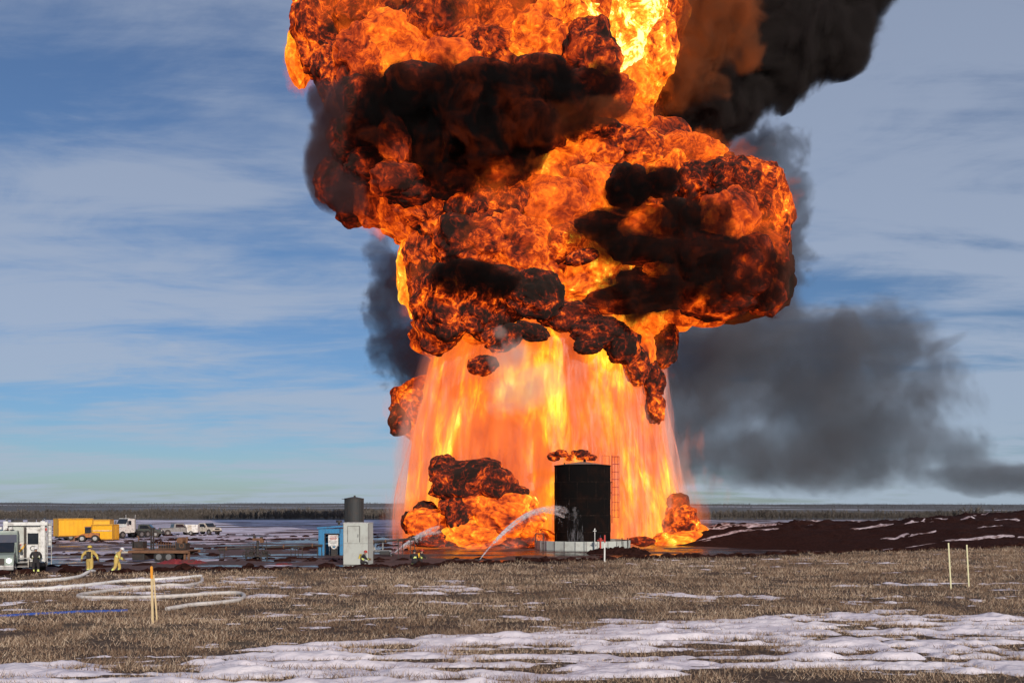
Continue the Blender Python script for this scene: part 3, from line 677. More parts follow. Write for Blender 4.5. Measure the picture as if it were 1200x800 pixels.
# ---- soft smoke as real volumes
def smoke(name, ells, dens, col, nscale, k_noise, label, cat, aniso=0.0, emit=None, detail=4, sharp=3.0, rough=0.55, stretch=(1, 1, 1), grow=1.0, parent=None, step=1.0):
    """ells: (px, py, rx, ry, dY, tilt) ellipsoids; density eroded by noise"""
    base = at(ells[0][0], ells[0][1], FY+ells[0][4])
    m, t = new_mat(name+'_volume')
    o = t.obj(); f = None; Vs = []; Fs = []; n0 = 0
    wob = t.vm('SCALE', t.vm('SUBTRACT', t.noise(o, nscale*0.45, 2, 0.5, 0, 'Color'), (.5, .5, .5)), scale=1.6/nscale*0.5)
    ow = t.vm('ADD', o, wob)
    N, F = ico(3)
    if k_noise > 1.3: grow = 1.0+0.17*(k_noise-1.0)**0.7
    for (px, py, rx, ry, dY, tl) in ells:
        Y = FY+dY; c = at(px, py, Y)-base; ax, az = rx*Y/1000, ry*Y/1000; ay = 0.8*min(ax, az)+0.2*max(ax, az)
        q = t.vm('SUBTRACT', ow, tuple(c))
        q = t.node('ShaderNodeVectorRotate', rotation_type='Y_AXIS', i={'Vector': q, 'Angle': R(tl)}).outputs[0]
        q = t.vm('DIVIDE', q, (ax, ay, az))
        g = t.m('SUBTRACT', 1.0, t.vm('LENGTH', q))
        f = g if f is None else t.m('SMOOTH_MAX', f, g, 0.12)
        P = N*np.array([ax, ay, az])*1.12*grow
        ca, sa = math.cos(R(tl)), math.sin(R(tl))
        P = np.stack([P[:, 0]*ca-P[:, 2]*sa, P[:, 1], P[:, 0]*sa+P[:, 2]*ca], 1)+np.array(c)
        Vs.append(P); Fs.append(F+n0); n0 += len(P)
    n = t.noise(t.vec(ow, stretch), nscale, detail, rough, 0.3)
    fld = t.m('ADD', f, t.m('MULTIPLY', t.m('SUBTRACT', n, 0.5 if k_noise <= 1.3 else 0.525), k_noise))
    dn = t.m('MULTIPLY', t.ss(fld, 0.0, 1.0/sharp), dens)
    kw = {'Color': (*col, 1), 'Density': dn, 'Anisotropy': aniso}
    pv = t.node('ShaderNodeVolumePrincipled', i=kw)
    if emit:
        t.set(pv, 'Emission Color', (*emit[0], 1)); es = t.m('MULTIPLY', dn, emit[1])
        if len(emit) > 2:      # added glow standing in for firelight showing through thin smoke
            gn = t.noise(ow, nscale*1.1, 4, 0.6, 0.8)
            es = t.m('MULTIPLY', es, t.ss(gn, 0.32, 0.70, 0.12, 1.7)) if emit[2] == 2 else t.m('MULTIPLY', es, t.m('MULTIPLY', t.ss(fld, 0.22, 0.0), t.ss(gn, 0.46, 0.60)))
        t.set(pv, 'Emission Strength', es)
    t.out(None, pv.outputs[0])
    try: m.cycles.volume_step_rate = step
    except Exception: pass
    me = mesh_np(name, np.vstack(Vs), np.vstack(Fs))
    ob = link(name, me, m, None); ob.location = base
    rm = ob.modifiers.new('r', 'REMESH'); rm.mode = 'VOXEL'; rm.voxel_size = max(0.5, min(e[2] for e in ells)*0.112*0.12)
    dg = bpy.context.evaluated_depsgraph_get(); me2 = bpy.data.meshes.new_from_object(ob.evaluated_get(dg)); ob.modifiers.clear(); ob.data = me2
    if parent is not None: ob.parent = parent; ob.location = base-parent.location
    else: tag(ob, label, cat)
    return ob
BLK = (0.020, 0.017, 0.017)
smoke('black_smoke_plume', [(765, 165, 62, 60, 4, 0), (820, 115, 85, 66, 4, 25), (905, 58, 100, 66, 6, 25), (985, 10, 62, 52, 8, 30), (930, -50, 130, 66, 8, 0), (840, 0, 80, 70, 10, 0), (1000, -30, 70, 50, 8, 0), (985, 48, 48, 40, 6, 0), (870, 110, 50, 34, 4, 20)],
      1.6, (0.060,0.050,0.048), 0.17, 1.25, 'thick black smoke plume leaning away to the upper right above the fireball', 'smoke', sharp=4.0, rough=0.62, detail=5)
smoke('brown_smoke_puff', [(822, 35, 58, 66, -4, -15), (798, 92, 42, 42, -4, 0), (850, 0, 46, 46, -4, 0), (868, 55, 30, 34, -3, 0), (838, 98, 26, 24, -3, 0)],
      0.45, (0.16, 0.085, 0.05), 0.26, 2.4, 'soft orange brown smoke puff glowing beside the brightest flame at the top', 'smoke', sharp=2.4, rough=0.6, detail=5, emit=((1.0, 0.17, 0.02), 0.085, 2))
smoke('black_smoke_band', [(465, 138, 62, 58, -15, 0), (560, 142, 95, 68, -16, 0), (640, 112, 72, 46, -15, 0), (698, 104, 34, 30, -14, 0), (530, 192, 62, 34, -15, -12), (600, 170, 50, 40, -15, 0)],
      1.1, BLK, 0.26, 1.7, 'rolling black smoke band crossing the front of the upper fireball', 'smoke', sharp=4.5, emit=((1.0, 0.11, 0.008), 0.15, 1), rough=0.6, detail=5)
smoke('dim_smoke_edge', [(388, 180, 32, 64, -10, 0), (408, 222, 36, 34, -11, -40), (378, 125, 18, 30, -9, 0), (400, 130, 28, 40, -12, 0)],
      0.75, (0.12, 0.09, 0.095), 0.25, 1.0, 'purple grey smoke rolling down the left edge of the upper fireball', 'smoke', sharp=3.0, rough=0.6, emit=((0.5, 0.06, 0.03), 0.02))
smoke('smoke_clump', [(738, 220, 30, 28, -17, 0), (772, 212, 32, 20, -17, 0)], 1.0, BLK, 0.42, 1.2, 'small round black smoke clump on the fireball between bright flames, right of centre', 'smoke', sharp=4.5, emit=((1.0, 0.11, 0.008), 0.15, 1))
smoke('smoke_clump', [(800, 262, 64, 34, -15, -10), (735, 285, 66, 24, -15, -8), (820, 312, 78, 50, -15, 0), (872, 318, 46, 52, -13, 0), (765, 340, 78, 34, -15, 4), (890, 345, 30, 30, -12, 0), (700, 262, 44, 18, -16, 12)],
      0.8, (0.03, 0.022, 0.02), 0.30, 2.6, 'wide black smoke mass lying across the right bulge of the fireball', 'smoke', sharp=4.0, emit=((1.0, 0.11, 0.008), 0.15, 1), rough=0.62, detail=5)
smoke('smoke_clump', [(542, 322, 44, 20, -17, 0), (584, 332, 30, 16, -17, 0)], 1.2, BLK, 0.42, 1.1, 'dark smoke wisp above the sooty balls at the neck of the fire', 'smoke', sharp=4.0, emit=((1.0, 0.11, 0.008), 0.15, 1))
smoke('smoke_clump', [(660, 140, 50, 22, -15, 12), (705, 130, 40, 20, -15, 0)], 0.6, (0.14, 0.07, 0.04), 0.35, 1.2, 'thin brown smoke veil under the right end of the black band', 'smoke', sharp=3.0, emit=((0.9, 0.13, 0.02), 0.05))
smoke('drifting_dark_smoke', [(464, 345, 36, 74, 16, 0), (484, 415, 46, 62, 16, 15), (455, 315, 30, 40, 16, 0)],
      0.34, (0.16, 0.19, 0.24), 0.22, 2.8, 'blue black smoke trailing down behind the left side of the fire', 'smoke', sharp=4.0, rough=0.70, detail=7)
smoke('drifting_dark_smoke', [(885, 185, 58, 42, 16, 20), (915, 240, 40, 60, 16, 0), (910, 305, 40, 62, 16, 0), (850, 165, 46, 26, 16, 0)],
      0.26, (0.17, 0.20, 0.25), 0.20, 2.6, 'dark grey smoke behind the upper right shoulder of the fireball', 'smoke', sharp=3.6, rough=0.70, detail=7)
smoke('grey_smoke_cloud', [(820, 440, 130, 100, 50, 0), (880, 415, 100, 105, 50, 0), (960, 450, 125, 95, 50, 0), (1040, 425, 66, 86, 50, 0), (1025, 490, 115, 72, 50, 0), (1190, 548, 190, 26, 50, 0), (1100, 520, 90, 34, 50, 0), (940, 525, 210, 52, 50, 0), (890, 365, 66, 50, 50, 0), (1095, 412, 44, 9, 50, 25), (1065, 450, 50, 44, 50, 0)],
      0.12, (0.21, 0.22, 0.245), 0.060, 2.9, 'huge dark grey smoke cloud drifting low to the right of the fire', 'smoke', sharp=2.8, rough=0.68, detail=8)
smoke('steam_puff', [(602, 420, 32, 28, -19, 0), (620, 452, 44, 34, -18, 20), (585, 395, 14, 14, -19, 0)], 0.30, (0.95, 0.85, 0.80), 0.30, 2.4, 'pale grey steam puff under the sooty arc in the middle of the curtain', 'steam', sharp=1.6, rough=0.6)
smoke('steam_puff', [(775, 465, 9, 55, -2, 0), (781, 530, 11, 60, -4, 6)], 0.40, (0.95, 0.92, 0.93), 0.4, 0.9, 'white steam streak falling beside the right edge of the curtain', 'steam', sharp=1.5, stretch=(1, 1, .2))

# ragged translucent flame round the solid billows
smoke('flame_wisps', [(355, 60, 22, 46, -3, 0), (440, 15, 80, 60, -6, 0), (600, 40, 150, 62, -6, 0), (745, 50, 50, 78, -6, 0), (730, 130, 40, 26, -6, 0), (445, 240, 46, 40, -7, -30), (500, 310, 34, 88, -6, 0), (620, 270, 130, 90, -6, 0), (780, 190, 100, 34, -7, 0), (880, 255, 50, 66, -8, 0), (600, 390, 100, 30, -8, 0), (760, 400, 30, 50, -6, 0)],
      0.17, (0.05, 0.03, 0.02), 0.34, 2.2, None, None, sharp=3.0, rough=0.68, detail=6, emit=((1.0, 0.14, 0.010), 1.1), parent=fire)
smoke('flame_wisps', [(630, 500, 158, 70, -8, 0), (630, 590, 172, 60, -8, 0), (625, 440, 130, 40, -8, 0), (805, 615, 26, 34, -9, 0), (500, 610, 40, 28, -14, 0)],
      0.15, (0.3, 0.2, 0.15), 0.28, 2.4, None, None, sharp=3.0, rough=0.66, detail=6, emit=((1.0, 0.17, 0.018), 0.9), parent=fire, stretch=(1, 1, .35))

smoke('spray_mist', [(468, 590, 16, 60, -14, 0), (474, 520, 14, 60, -8, 0), (800, 560, 12, 60, -8, 0), (560, 640, 90, 12, -22, 0), (800, 640, 46, 12, -14, 0)],
      0.10, (0.95, 0.88, 0.90), 0.25, 1.6, 'thin pinkish spray drifting off both sides of the burning curtain', 'mist', sharp=1.6, rough=0.6)
# ================================================================== THINGS
WHITE = paint('white_paint', (0.72, 0.71, 0.68), 0.4, wear=0.5)
DKGLASS = paint('dark_glass', (0.012, 0.016, 0.024), 0.06, wear=0.1)
RUBBER = paint('tyre_rubber', (0.022, 0.021, 0.021), 0.85, wear=0.4, dirt=(0.07, 0.045, 0.035))
STEEL = paint('grey_steel', (0.30, 0.30, 0.30), 0.42, 0.6, wear=0.5)
DKSTEEL = paint('dark_steel', (0.045, 0.040, 0.038), 0.55, 0.3, wear=0.5)
YELLOW = paint('yellow_paint', (0.86, 0.44, 0.008), 0.45, wear=0.12, scale=0.9)
OCHRE = paint('shade_ochre_paint', (0.42, 0.19, 0.01), 0.6, wear=0.5)  # darker yellow for container frame edges, shade put into the colour
RED = paint('red_paint', (0.50, 0.03, 0.02), 0.45, wear=0.4)
RUST = paint('rusty_steel', (0.20, 0.10, 0.055), 0.8, wear=0.5, dirt=(0.09, 0.04, 0.025))
BLUE = paint('blue_paint', (0.035, 0.22, 0.44), 0.5, wear=0.35)
PALE = paint('pale_grey_panel', (0.50, 0.52, 0.48), 0.5, wear=0.35, scale=1.3, dirt=(0.24, 0.20, 0.17))
CREAM = paint('beige_paint', (0.55, 0.50, 0.42), 0.4, wear=0.4)
GREYT = paint('charcoal_sheet', (0.040, 0.042, 0.044), 0.6, 0.1, wear=0.3)
GREEN = paint('grey_green_paint', (0.24, 0.29, 0.26), 0.35, wear=0.3)
NAVY = paint('navy_paint', (0.02, 0.03, 0.07), 0.3, wear=0.2)
def lampmat(name, col, s):
    m, t = new_mat(name); t.out(t.node('ShaderNodeEmission', i={'Color': (*col, 1), 'Strength': s}).outputs[0]); return m
HEADL = lampmat('lit_headlamp', (1, 0.97, 0.9), 6.0)

def wheel(parent, x, y, z, r=0.45, w=0.28, axis='Y', name='wheel'):
    d_ = Vector((0, 1, 0)) if axis == 'Y' else Vector((1, 0, 0)); c = Vector((x, y, z))
    wh = MB().cyl(c-d_*w/2, c+d_*w/2, r, n=20)
    wh.torus(c+d_*w*0.32, d_, r*0.9, r*0.13, 20, 6).torus(c-d_*w*0.32, d_, r*0.9, r*0.13, 20, 6)
    wh = wh.build(name, RUBBER, parent, True)
    rm2 = MB()
    rm2.cyl(c-d_*(w/2+0.025), c+d_*(w/2+0.025), r*0.56, n=16); rm2.cyl(c-d_*(w/2+0.05), c+d_*(w/2+0.05), r*0.2, n=10)
    rm2.build('rim', STEEL, wh, True)
    return wh

def pickup(name, loc, rz, body, label, cat='pickup', length=5.4, flatbed=False, group=None):
    """x forward"""
    r = empty(name, loc, rz, label, cat, group); W = 0.95
    prof = [(-2.6, 0.55), (-2.6, 1.12), (-0.75, 1.15), (-0.6, 1.80), (-0.45, 1.88), (0.75, 1.86), (1.30, 1.20), (2.45, 1.08), (2.62, 0.90), (2.62, 0.50)]
    MB().prism(prof, -W, W, 'Y').build('body', body, r)
    MB().box((-1.7, 0, 1.13), (1.6, 1.6, 0.10)).build('bed_liner', DKSTEEL, r)
    for s in (-1, 1):
        MB().prism([(-0.45, 1.25), (-0.38, 1.74), (0.62, 1.74), (1.05, 1.25)], s*(W+0.005), s*(W+0.02), 'Y').build('side_window', DKGLASS, r)
        MB().box((0.35, s*(W+0.012), 0.95), (0.03, 0.02, 0.5)).box((0.2, s*(W+0.03), 1.12), (0.16, 0.03, 0.03)).build('door_handle', DKSTEEL, r)
        MB().box((2.58, s*0.68, 0.95), (0.14, 0.36, 0.17), bev=0.02).build('headlight', WHITE, r)
        MB().box((-2.60, s*0.82, 0.95), (0.06, 0.16, 0.34)).build('tail_light', RED, r)
        MB().box((1.0, s*(W+0.14), 1.32), (0.12, 0.2, 0.22)).build('mirror', DKSTEEL, r)
        for xx in (-1.65, 1.75):
            wheel(r, xx, s*(W-0.13), 0.40, 0.40, 0.26)
            MB().cyl((xx, s*(W+0.004), 0.42), (xx, s*(W+0.012), 0.42), 0.50, n=20).build('wheel_arch', DKSTEEL, r)
    MB().prism([(0.80, 1.83), (1.32, 1.24), (1.36, 1.26), (0.84, 1.86)], -W*0.86, W*0.86, 'Y').build('windscreen', DKGLASS, r)
    MB().box((-0.66, 0, 1.5), (0.04, 1.4, 0.4), ry=0.2).build('rear_window', DKGLASS, r)
    MB().box((2.66, 0, 0.55), (0.16, 1.9, 0.22), bev=0.03).box((2.64, 0, 0.9), (0.06, 1.0, 0.22)).build('bumper', DKSTEEL, r)
    return r

# ---------------- the fire engine seen end-on at the left of the frame
p = gnd(30, 671.5); fe = empty('fire_engine', (p.x, p.y, PAD), R(29.5), 'white fire engine parked end-on at the left edge, its tall rear facing the field', 'fire engine')
MB().box((0, 3.6, 1.95), (2.4, 6.6, 2.5), bev=0.06).build('body', WHITE, fe)
MB().box((0, 4, 0.62), (1.0, 8.0, 0.25)).build('chassis', DKSTEEL, fe)
for x_ in (-1.13, 0.98): MB().box((x_, 0.18, 1.95), (0.26, 0.30, 2.9), bev=0.03).build('rear_pillar', WHITE, fe)
MB().box((-0.42, 0.26, 2.55), (0.58, 0.06, 1.0), bev=0.01).build('upper_panel', PALE, fe)
MB().box((-0.42, 0.24, 1.65), (0.62, 0.08, 0.62)).build('gear_panel', CREAM, fe)
MB().box((0.42, 0.24, 2.25), (0.62, 0.05, 0.72), bev=0.01).build('rear_window', DKGLASS, fe)
MB().box((-0.03, 0.23, 1.9), (0.14, 0.10, 2.2)).build('rear_gap', DKSTEEL, fe)
MB().box((0.42, 0.22, 1.35), (0.66, 0.08, 0.95)).build('rear_door', WHITE, fe)
MB().torus((0.42, 0.15, 1.62), (0, 1, 0), 0.15, 0.03).build('hose_coupling', STEEL, fe, True)
MB().box((0, 0.2, 3.22), (2.5, 0.42, 0.22), bev=0.04).build('roof_beam', WHITE, fe)
for s in (-1.05, 1.2):
    MB().box((s, 0.0, 2.85), (0.14, 0.1, 0.18)).build('tail_light', RED, fe)
rl = MB()
for yy_ in (0.3, 2.0, 3.7, 5.4):
    for s in (-1.1, 1.1): rl.cyl((s, yy_, 3.2), (s, yy_, 3.5), 0.025, n=6)
for s in (-1.1, 1.1): rl.cyl((s, 0.3, 3.5), (s, 6.0, 3.5), 0.03, n=6)
rl.build('roof_rail', STEEL, fe)
MB().box((-0.5, 1.4, 3.36), (0.55, 1.6, 0.22), rz=0.1).box((0.35, 2.2, 3.38), (0.5, 2.2, 0.3)).box((0.8, 0.9, 3.4), (0.3, 0.8, 0.3)).build('roof_gear', DKSTEEL, fe)
ld = MB()
for s in (-0.17, 0.17): ld.box((1.28+s*0.2, -0.03, 2.0), (0.05, 0.06, 2.9)) if s < 0 else ld.box((1.48, -0.03, 2.0), (0.05, 0.06, 2.9))
for k in range(10): ld.cyl((1.24, -0.03, 0.7+k*0.28), (1.48, -0.03, 0.7+k*0.28), 0.016, n=6)
ld.build('ladder', STEEL, fe)
MB().box((1.38, 0.5, 2.5), (0.2, 0.5, 1.5), bev=0.04).build('side_locker', WHITE, fe)
for k in range(3): MB().box((-0.35+0.0*k, -0.12-0.24*k, 1.0-0.26*k), (0.95, 0.26, 0.05)).build('step', STEEL, fe)
for s in (-0.85, 0.15): MB().box((s, -0.38, 0.75), (0.05, 0.85, 0.10), rx=0.85).build('step_side', CREAM, fe)
MB().box((0, -0.02, 0.55), (2.5, 0.2, 0.24), bev=0.03).build('rear_bumper', DKSTEEL, fe)
for s in (-1.0, 1.0):
    wheel(fe, s*0.92, 1.6, 0.52, 0.52, 0.5, 'X'); wheel(fe, s*1.0, 6.6, 0.52, 0.52, 0.3, 'X')
for k in range(3):
    MB().box((-0.72+0.28*k, 0.19, 1.62+0.02*k), (0.09, 0.02, 0.62), ry=0.6).build('reflective_stripe', RED if k % 2 else YELLOW, fe)

# ---------------- the rescue truck whose nose shows in front of it
p = gnd(-5, 675.0); rt = empty('rescue_truck', (p.x-0.1, p.y, PAD), R(25), 'grey green rescue truck cut by the left frame edge, headlight lit', 'truck')
MB().box((0, 3.9, 1.75), (2.3, 5.0, 2.1), bev=0.08).build('box_body', GREEN, rt)
MB().prism([(0.0, 0.55), (0.0, 1.15), (0.15, 1.30), (1.0, 1.42), (1.45, 2.05), (1.45, 0.55)], -1.05, 1.05, 'X').build('cab', GREEN, rt)
MB().prism([(0.95, 1.44), (1.40, 2.02), (1.37, 2.05), (0.92, 1.47)], -0.98, 0.98, 'X').build('windscreen', DKGLASS, rt)
MB().box((0, 1.42, 2.3), (2.2, 0.10, 0.5)).build('cab_front', NAVY, rt)
MB().box((0, -0.04, 0.9), (1.1, 0.06, 0.4), bev=0.02).build('grille', DKSTEEL, rt)
MB().box((0, -0.12, 0.52), (2.15, 0.26, 0.3), bev=0.05).build('bumper', STEEL, rt)
for s in (-1, 1):
    MB().cyl((s*0.80, -0.06, 0.95), (s*0.80, 0.02, 0.95), 0.13, n=16).build('headlight', HEADL, rt)
    MB().box((s*1.24, 1.2, 1.75), (0.16, 0.10, 0.34), bev=0.03).build('mirror', DKSTEEL, rt)
    wheel(rt, s*0.93, 0.75, 0.46, 0.46, 0.26, 'X'); wheel(rt, s*0.93, 5.2, 0.46, 0.46, 0.3, 'X')
MB().box((0.0, -0.07, 1.22), (0.34, 0.02, 0.12)).build('badge', RED, rt)
lb = MB()
for k in range(6): lb.box((-0.75+0.3*k, 1.6, 2.92+0.04*(k % 2)), (0.22, 0.3, 0.14), bev=0.02)
lb.build('light_bar', WHITE, rt)

# ---------------- yellow site units
def container(px, py, rz, L, W, H, label, wheels=False, ribs=8):
    p = gnd(px, py); r = empty('yellow_container', (p.x, p.y, PAD), rz, label, 'container', 'yellow containers beyond the flatbed trailer')
    z0 = 0.55 if wheels else 0.15
    MB().box((0, 0, z0+(H-z0)/2), (L, W, H-z0), bev=0.03).build('shell', YELLOW, r)
    MB().box((0, 0, H+0.02), (L+0.08, W+0.08, 0.08), bev=0.02).build('roof', YELLOW, r)
    for s in (-1, 1):
        for k in range(ribs):
            MB().box((-L/2+L*(k+0.5)/ribs, s*(W/2+0.03), z0+(H-z0)/2), (0.07, 0.07, H-z0-0.2)).build('rib', YELLOW, r)
    for s in (-0.5, 0.5): MB().box((L/2+0.02, s*W/2, z0+(H-z0)/2), (0.04, W/2-0.1, H-z0-0.25)).build('door', YELLOW, r)
    MB().box((0, 0, z0-0.1), (L-0.2, W-0.3, 0.2)).build('skid', DKSTEEL, r)
    for sx in (-1, 1):
        for sy in (-1, 1): MB().box((sx*(L/2+0.02), sy*(W/2+0.02), z0+(H-z0)/2), (0.11, 0.11, H-z0+0.06)).build('corner_post', OCHRE, r)
    MB().box((0, -W/2-0.03, z0+0.06), (L, 0.07, 0.12)).build('rail', OCHRE, r); MB().box((0, -W/2-0.03, H-0.05), (L, 0.07, 0.10)).build('rail', OCHRE, r)
    if wheels:
        for xx in (-0.6, 0.6):
            for s in (-1, 1): wheel(r, xx, s*(W/2-0.2), 0.42, 0.42, 0.25)
    return r
container(86, 632.5, R(40), 4.2, 2.5, 2.85, 'largest yellow container, farthest left of the group, on wheels', True)
container(116, 628.0, R(14), 3.6, 2.4, 2.5, 'small yellow container whose top shows behind the low bright one', False, 5)
def low_unit():
    r = container(123.5, 633.2, R(4), 2.6, 2.0, 2.10, 'low bright yellow container next to the wheel loader, with a pale stripe', False, 4)
    MB().box((0.02, -1.08, 1.35), (2.4, 0.03, 0.07)).build('stripe', WHITE, r)
low_unit()
# wheel loader
p = gnd(103, 634.5); ld_ = empty('wheel_loader', (p.x, p.y, PAD), R(200), 'rusty orange wheel loader parked in front of the yellow containers', 'loader'); ld_.scale = (.8, .8, .8)
ORG = paint('orange_paint', (0.42, 0.13, 0.02), 0.5, wear=0.6)
MB().prism([(-1.6, 0.7), (-1.7, 1.35), (-0.4, 1.45), (-0.3, 0.7)], -0.6, 0.6, 'Y').build('engine_cover', ORG, ld_)
MB().box((0.1, 0, 1.0), (1.0, 0.8, 0.6), bev=0.05).build('frame', ORG, ld_)
MB().box((-0.05, 0, 1.85), (0.9, 0.95, 1.0), bev=0.06).build('cab', DKGLASS, ld_)
MB().box((-0.05, 0, 2.40), (1.05, 1.1, 0.08), bev=0.02).build('cab_roof', ORG, ld_)
for s in (-1, 1):
    MB().box((1.15, s*0.42, 1.0), (1.5, 0.12, 0.22), ry=0.35).build('lift_arm', ORG, ld_)
    for xx in (-1.1, 0.75): wheel(ld_, xx, s*0.75, 0.55, 0.55, 0.38)
MB().prism([(1.75, 0.15), (2.5, 0.12), (2.45, 0.25), (1.95, 0.35), (1.85, 0.95), (1.75, 0.95)], -1.0, 1.0, 'Y').build('bucket', RUST, ld_)
# white road tractor
p = gnd(146, 630.0); tk_ = empty('road_tractor', (p.x, p.y, PAD), R(-115), 'white truck tractor with tall exhaust stacks behind the flatbed trailer', 'truck')
MB().prism([(-0.9, 0.8), (-0.9, 2.75), (0.1, 2.85), (0.5, 2.0), (0.55, 1.65), (1.9, 1.5), (2.0, 0.7)], -1.0, 1.0, 'Y').build('cab', WHITE, tk_)
MB().prism([(0.16, 2.72), (0.52, 2.05), (0.56, 2.07), (0.20, 2.76)], -0.9, 0.9, 'Y').build('windscreen', DKGLASS, tk_)
for s in (-1, 1):
    MB().prism([(-0.3, 1.9), (-0.3, 2.5), (0.15, 2.5), (0.38, 1.95)], s*1.005, s*1.02, 'Y').build('side_window', DKGLASS, tk_)
    MB().cyl((-1.05, s*0.95, 0.9), (-1.05, s*0.95, 3.35), 0.08, n=10).build('exhaust_stack', STEEL, tk_)
    MB().box((1.95, s*0.8, 1.05), (0.16, 0.26, 0.22)).build('headlight', WHITE, tk_)
    MB().box((0.5, s*1.25, 2.2), (0.12, 0.2, 0.55)).build('mirror', STEEL, tk_)
    for xx in (-3.2, -2.1, 1.2): wheel(tk_, xx, s*0.9, 0.5, 0.5, 0.35)
MB().box((2.03, 0, 1.1), (0.06, 0.9, 0.7)).build('grille', STEEL, tk_)
MB().box((2.08, 0, 0.6), (0.2, 2.2, 0.3), bev=0.03).build('bumper', STEEL, tk_)
MB().box((-2.2, 0, 0.75), (3.4, 0.9, 0.25)).build('chassis', DKSTEEL, tk_)
DARKT = paint('black_green_paint', (0.03, 0.04, 0.035), 0.4, wear=0.5)
SILVER = paint('silver_grey_paint', (0.26, 0.27, 0.27), 0.35, 0.3, wear=0.4)
p = gnd(169, 628.8); pickup('pickup', (p.x, p.y, PAD), R(12), DARKT, 'dark pickup parked to the right of the white truck tractor', group='pickups parked in a loose row far behind the flatbed trailer')
p = gnd(207, 626.6); pickup('pickup', (p.x, p.y, PAD), R(38), SILVER, 'grey pickup parked left of the small white box trailer', group='pickups parked in a loose row far behind the flatbed trailer')
p = gnd(241, 625.8); pickup('pickup', (p.x, p.y, PAD), R(-28), CREAM, 'beige pickup at the right end of the distant parked row', group='pickups parked in a loose row far behind the flatbed trailer')
p = gnd(225, 626.4); tr_ = empty('box_trailer', (p.x, p.y, PAD), R(8), 'small white box trailer parked between the grey and the beige pickup', 'trailer')
MB().box((0, 0, 1.05), (2.1, 1.5, 1.25), bev=0.05).build('box', WHITE, tr_)
MB().box((0, 0, 0.42), (2.0, 1.2, 0.1)).cyl((1.0, 0, 0.42), (1.9, 0, 0.42), 0.04, n=6).build('frame', DKSTEEL, tr_)
MB().box((-0.2, -0.76, 1.15), (0.6, 0.02, 0.9)).build('door', CREAM, tr_)
for s in (-1, 1): wheel(tr_, 0, s*0.78, 0.32, 0.32, 0.18)

# ---------------- flatbed trailer and its load
FT = gnd(183, 657.5); ft = empty('flatbed_trailer', (FT.x, FT.y, PAD), R(-4), 'rusty flatbed trailer with two pairs of white wheels standing on the mud', 'trailer')
for k in range(14): MB().box((-1.55+0.345*k, 0, 0.90), (0.33, 2.2, 0.06)).build('deck_plank', RUST, ft)
for s in (-1, 1): MB().box((0.7, s*1.08, 0.80), (4.9, 0.08, 0.16)).build('side_rail', RUST, ft)
MB().box((-2.2, 0, 0.74), (1.6, 0.9, 0.12)).box((-3.0, 0, 0.72), (0.7, 0.14, 0.1)).build('drawbar', CREAM, ft)
MB().box((0.6, 0.5, 0.66), (4.6, 0.12, 0.18)).box((0.6, -0.5, 0.66), (4.6, 0.12, 0.18)).build('frame', DKSTEEL, ft)
for xx in (0.75, 1.55):
    for s in (-1, 1): 
        wh = wheel(ft, xx, s*0.95, 0.42, 0.42, 0.24)
for xx in (2.75, 3.05): MB().box((xx, -0.8, 0.42), (0.16, 0.16, 0.84)).build('leg', RUST, ft)
MB().box((-1.0, 0, 0.45), (1.0, 1.9, 0.6), bev=0.05).build('tool_box', DKSTEEL, ft)
def on_deck(x_, y_, z_=0.93):
    v = Matrix.Rotation(R(-4), 4, 'Z') @ Vector((x_, y_, z_)); return (FT.x+v.x, FT.y+v.y, PAD+v.z)
e_ = empty('pump_engine', on_deck(-1.35, 0.1), R(-4), 'dark pump engine at the left end of the flatbed trailer deck', 'engine')
MB().box((0, 0, 0.42), (0.75, 0.7, 0.55), bev=0.05).build('engine_block', DKSTEEL, e_)
MB().cyl((0.1, -0.42, 0.45), (0.1, -0.36, 0.45), 0.26, n=16).build('flywheel', DKSTEEL, e_, True)
MB().box((0, 0, 0.08), (0.95, 0.8, 0.12)).build('skid', RUST, e_)
MB().cyl((-0.2, 0.1, 0.7), (-0.2, 0.1, 1.0), 0.05, n=8).cyl((-0.2, 0.1, 1.0), (-0.35, 0.1, 1.1), 0.05, n=8).build('exhaust', RUST, e_)
MB().box((-0.5, 0, 0.4), (0.08, 0.6, 0.55)).build('radiator', DKSTEEL, e_)
e_ = empty('steel_mast', on_deck(-0.35, 0.0), R(-4), 'dark steel mast rising from the flatbed trailer between the engine and the rails', 'mast')
MB().box((-0.07, 0, 0.85), (0.08, 0.1, 1.7)).box((0.13, 0, 0.85), (0.08, 0.1, 1.7)).build('upright', DKSTEEL, e_)
for k in range(6): MB().box((0.03, 0, 0.2+0.28*k), (0.2, 0.05, 0.05)).build('rung', DKSTEEL, e_)
MB().box((0.03, 0, 1.72), (0.45, 0.16, 0.12)).build('head', DKSTEEL, e_)
e_ = empty('pipe_rack', on_deck(0.85, 0.2), R(-4), 'thin steel railing rack standing on the flatbed trailer deck', 'rack')
for k in range(9): MB().cyl((-0.8+0.2*k, -0.3, 0.04), (-0.8+0.2*k, -0.3, 0.62+0.05*(k % 3)), 0.018, n=6).build('post', RUST, e_)
MB().cyl((-0.85, -0.3, 0.45), (0.9, -0.3, 0.45), 0.02, n=6).cyl((-0.85, -0.3, 0.08), (0.9, -0.3, 0.08), 0.03, n=6).build('rail', RUST, e_)
MB().cyl((-0.8, 0.1, 0.1), (0.9, 0.1, 0.1), 0.08, n=8).cyl((-0.8, 0.3, 0.1), (0.9, 0.25, 0.12), 0.08, n=8).cyl((-0.8, 0.2, 0.24), (0.7, 0.2, 0.24), 0.08, n=8).build('pipe', DKSTEEL, e_)
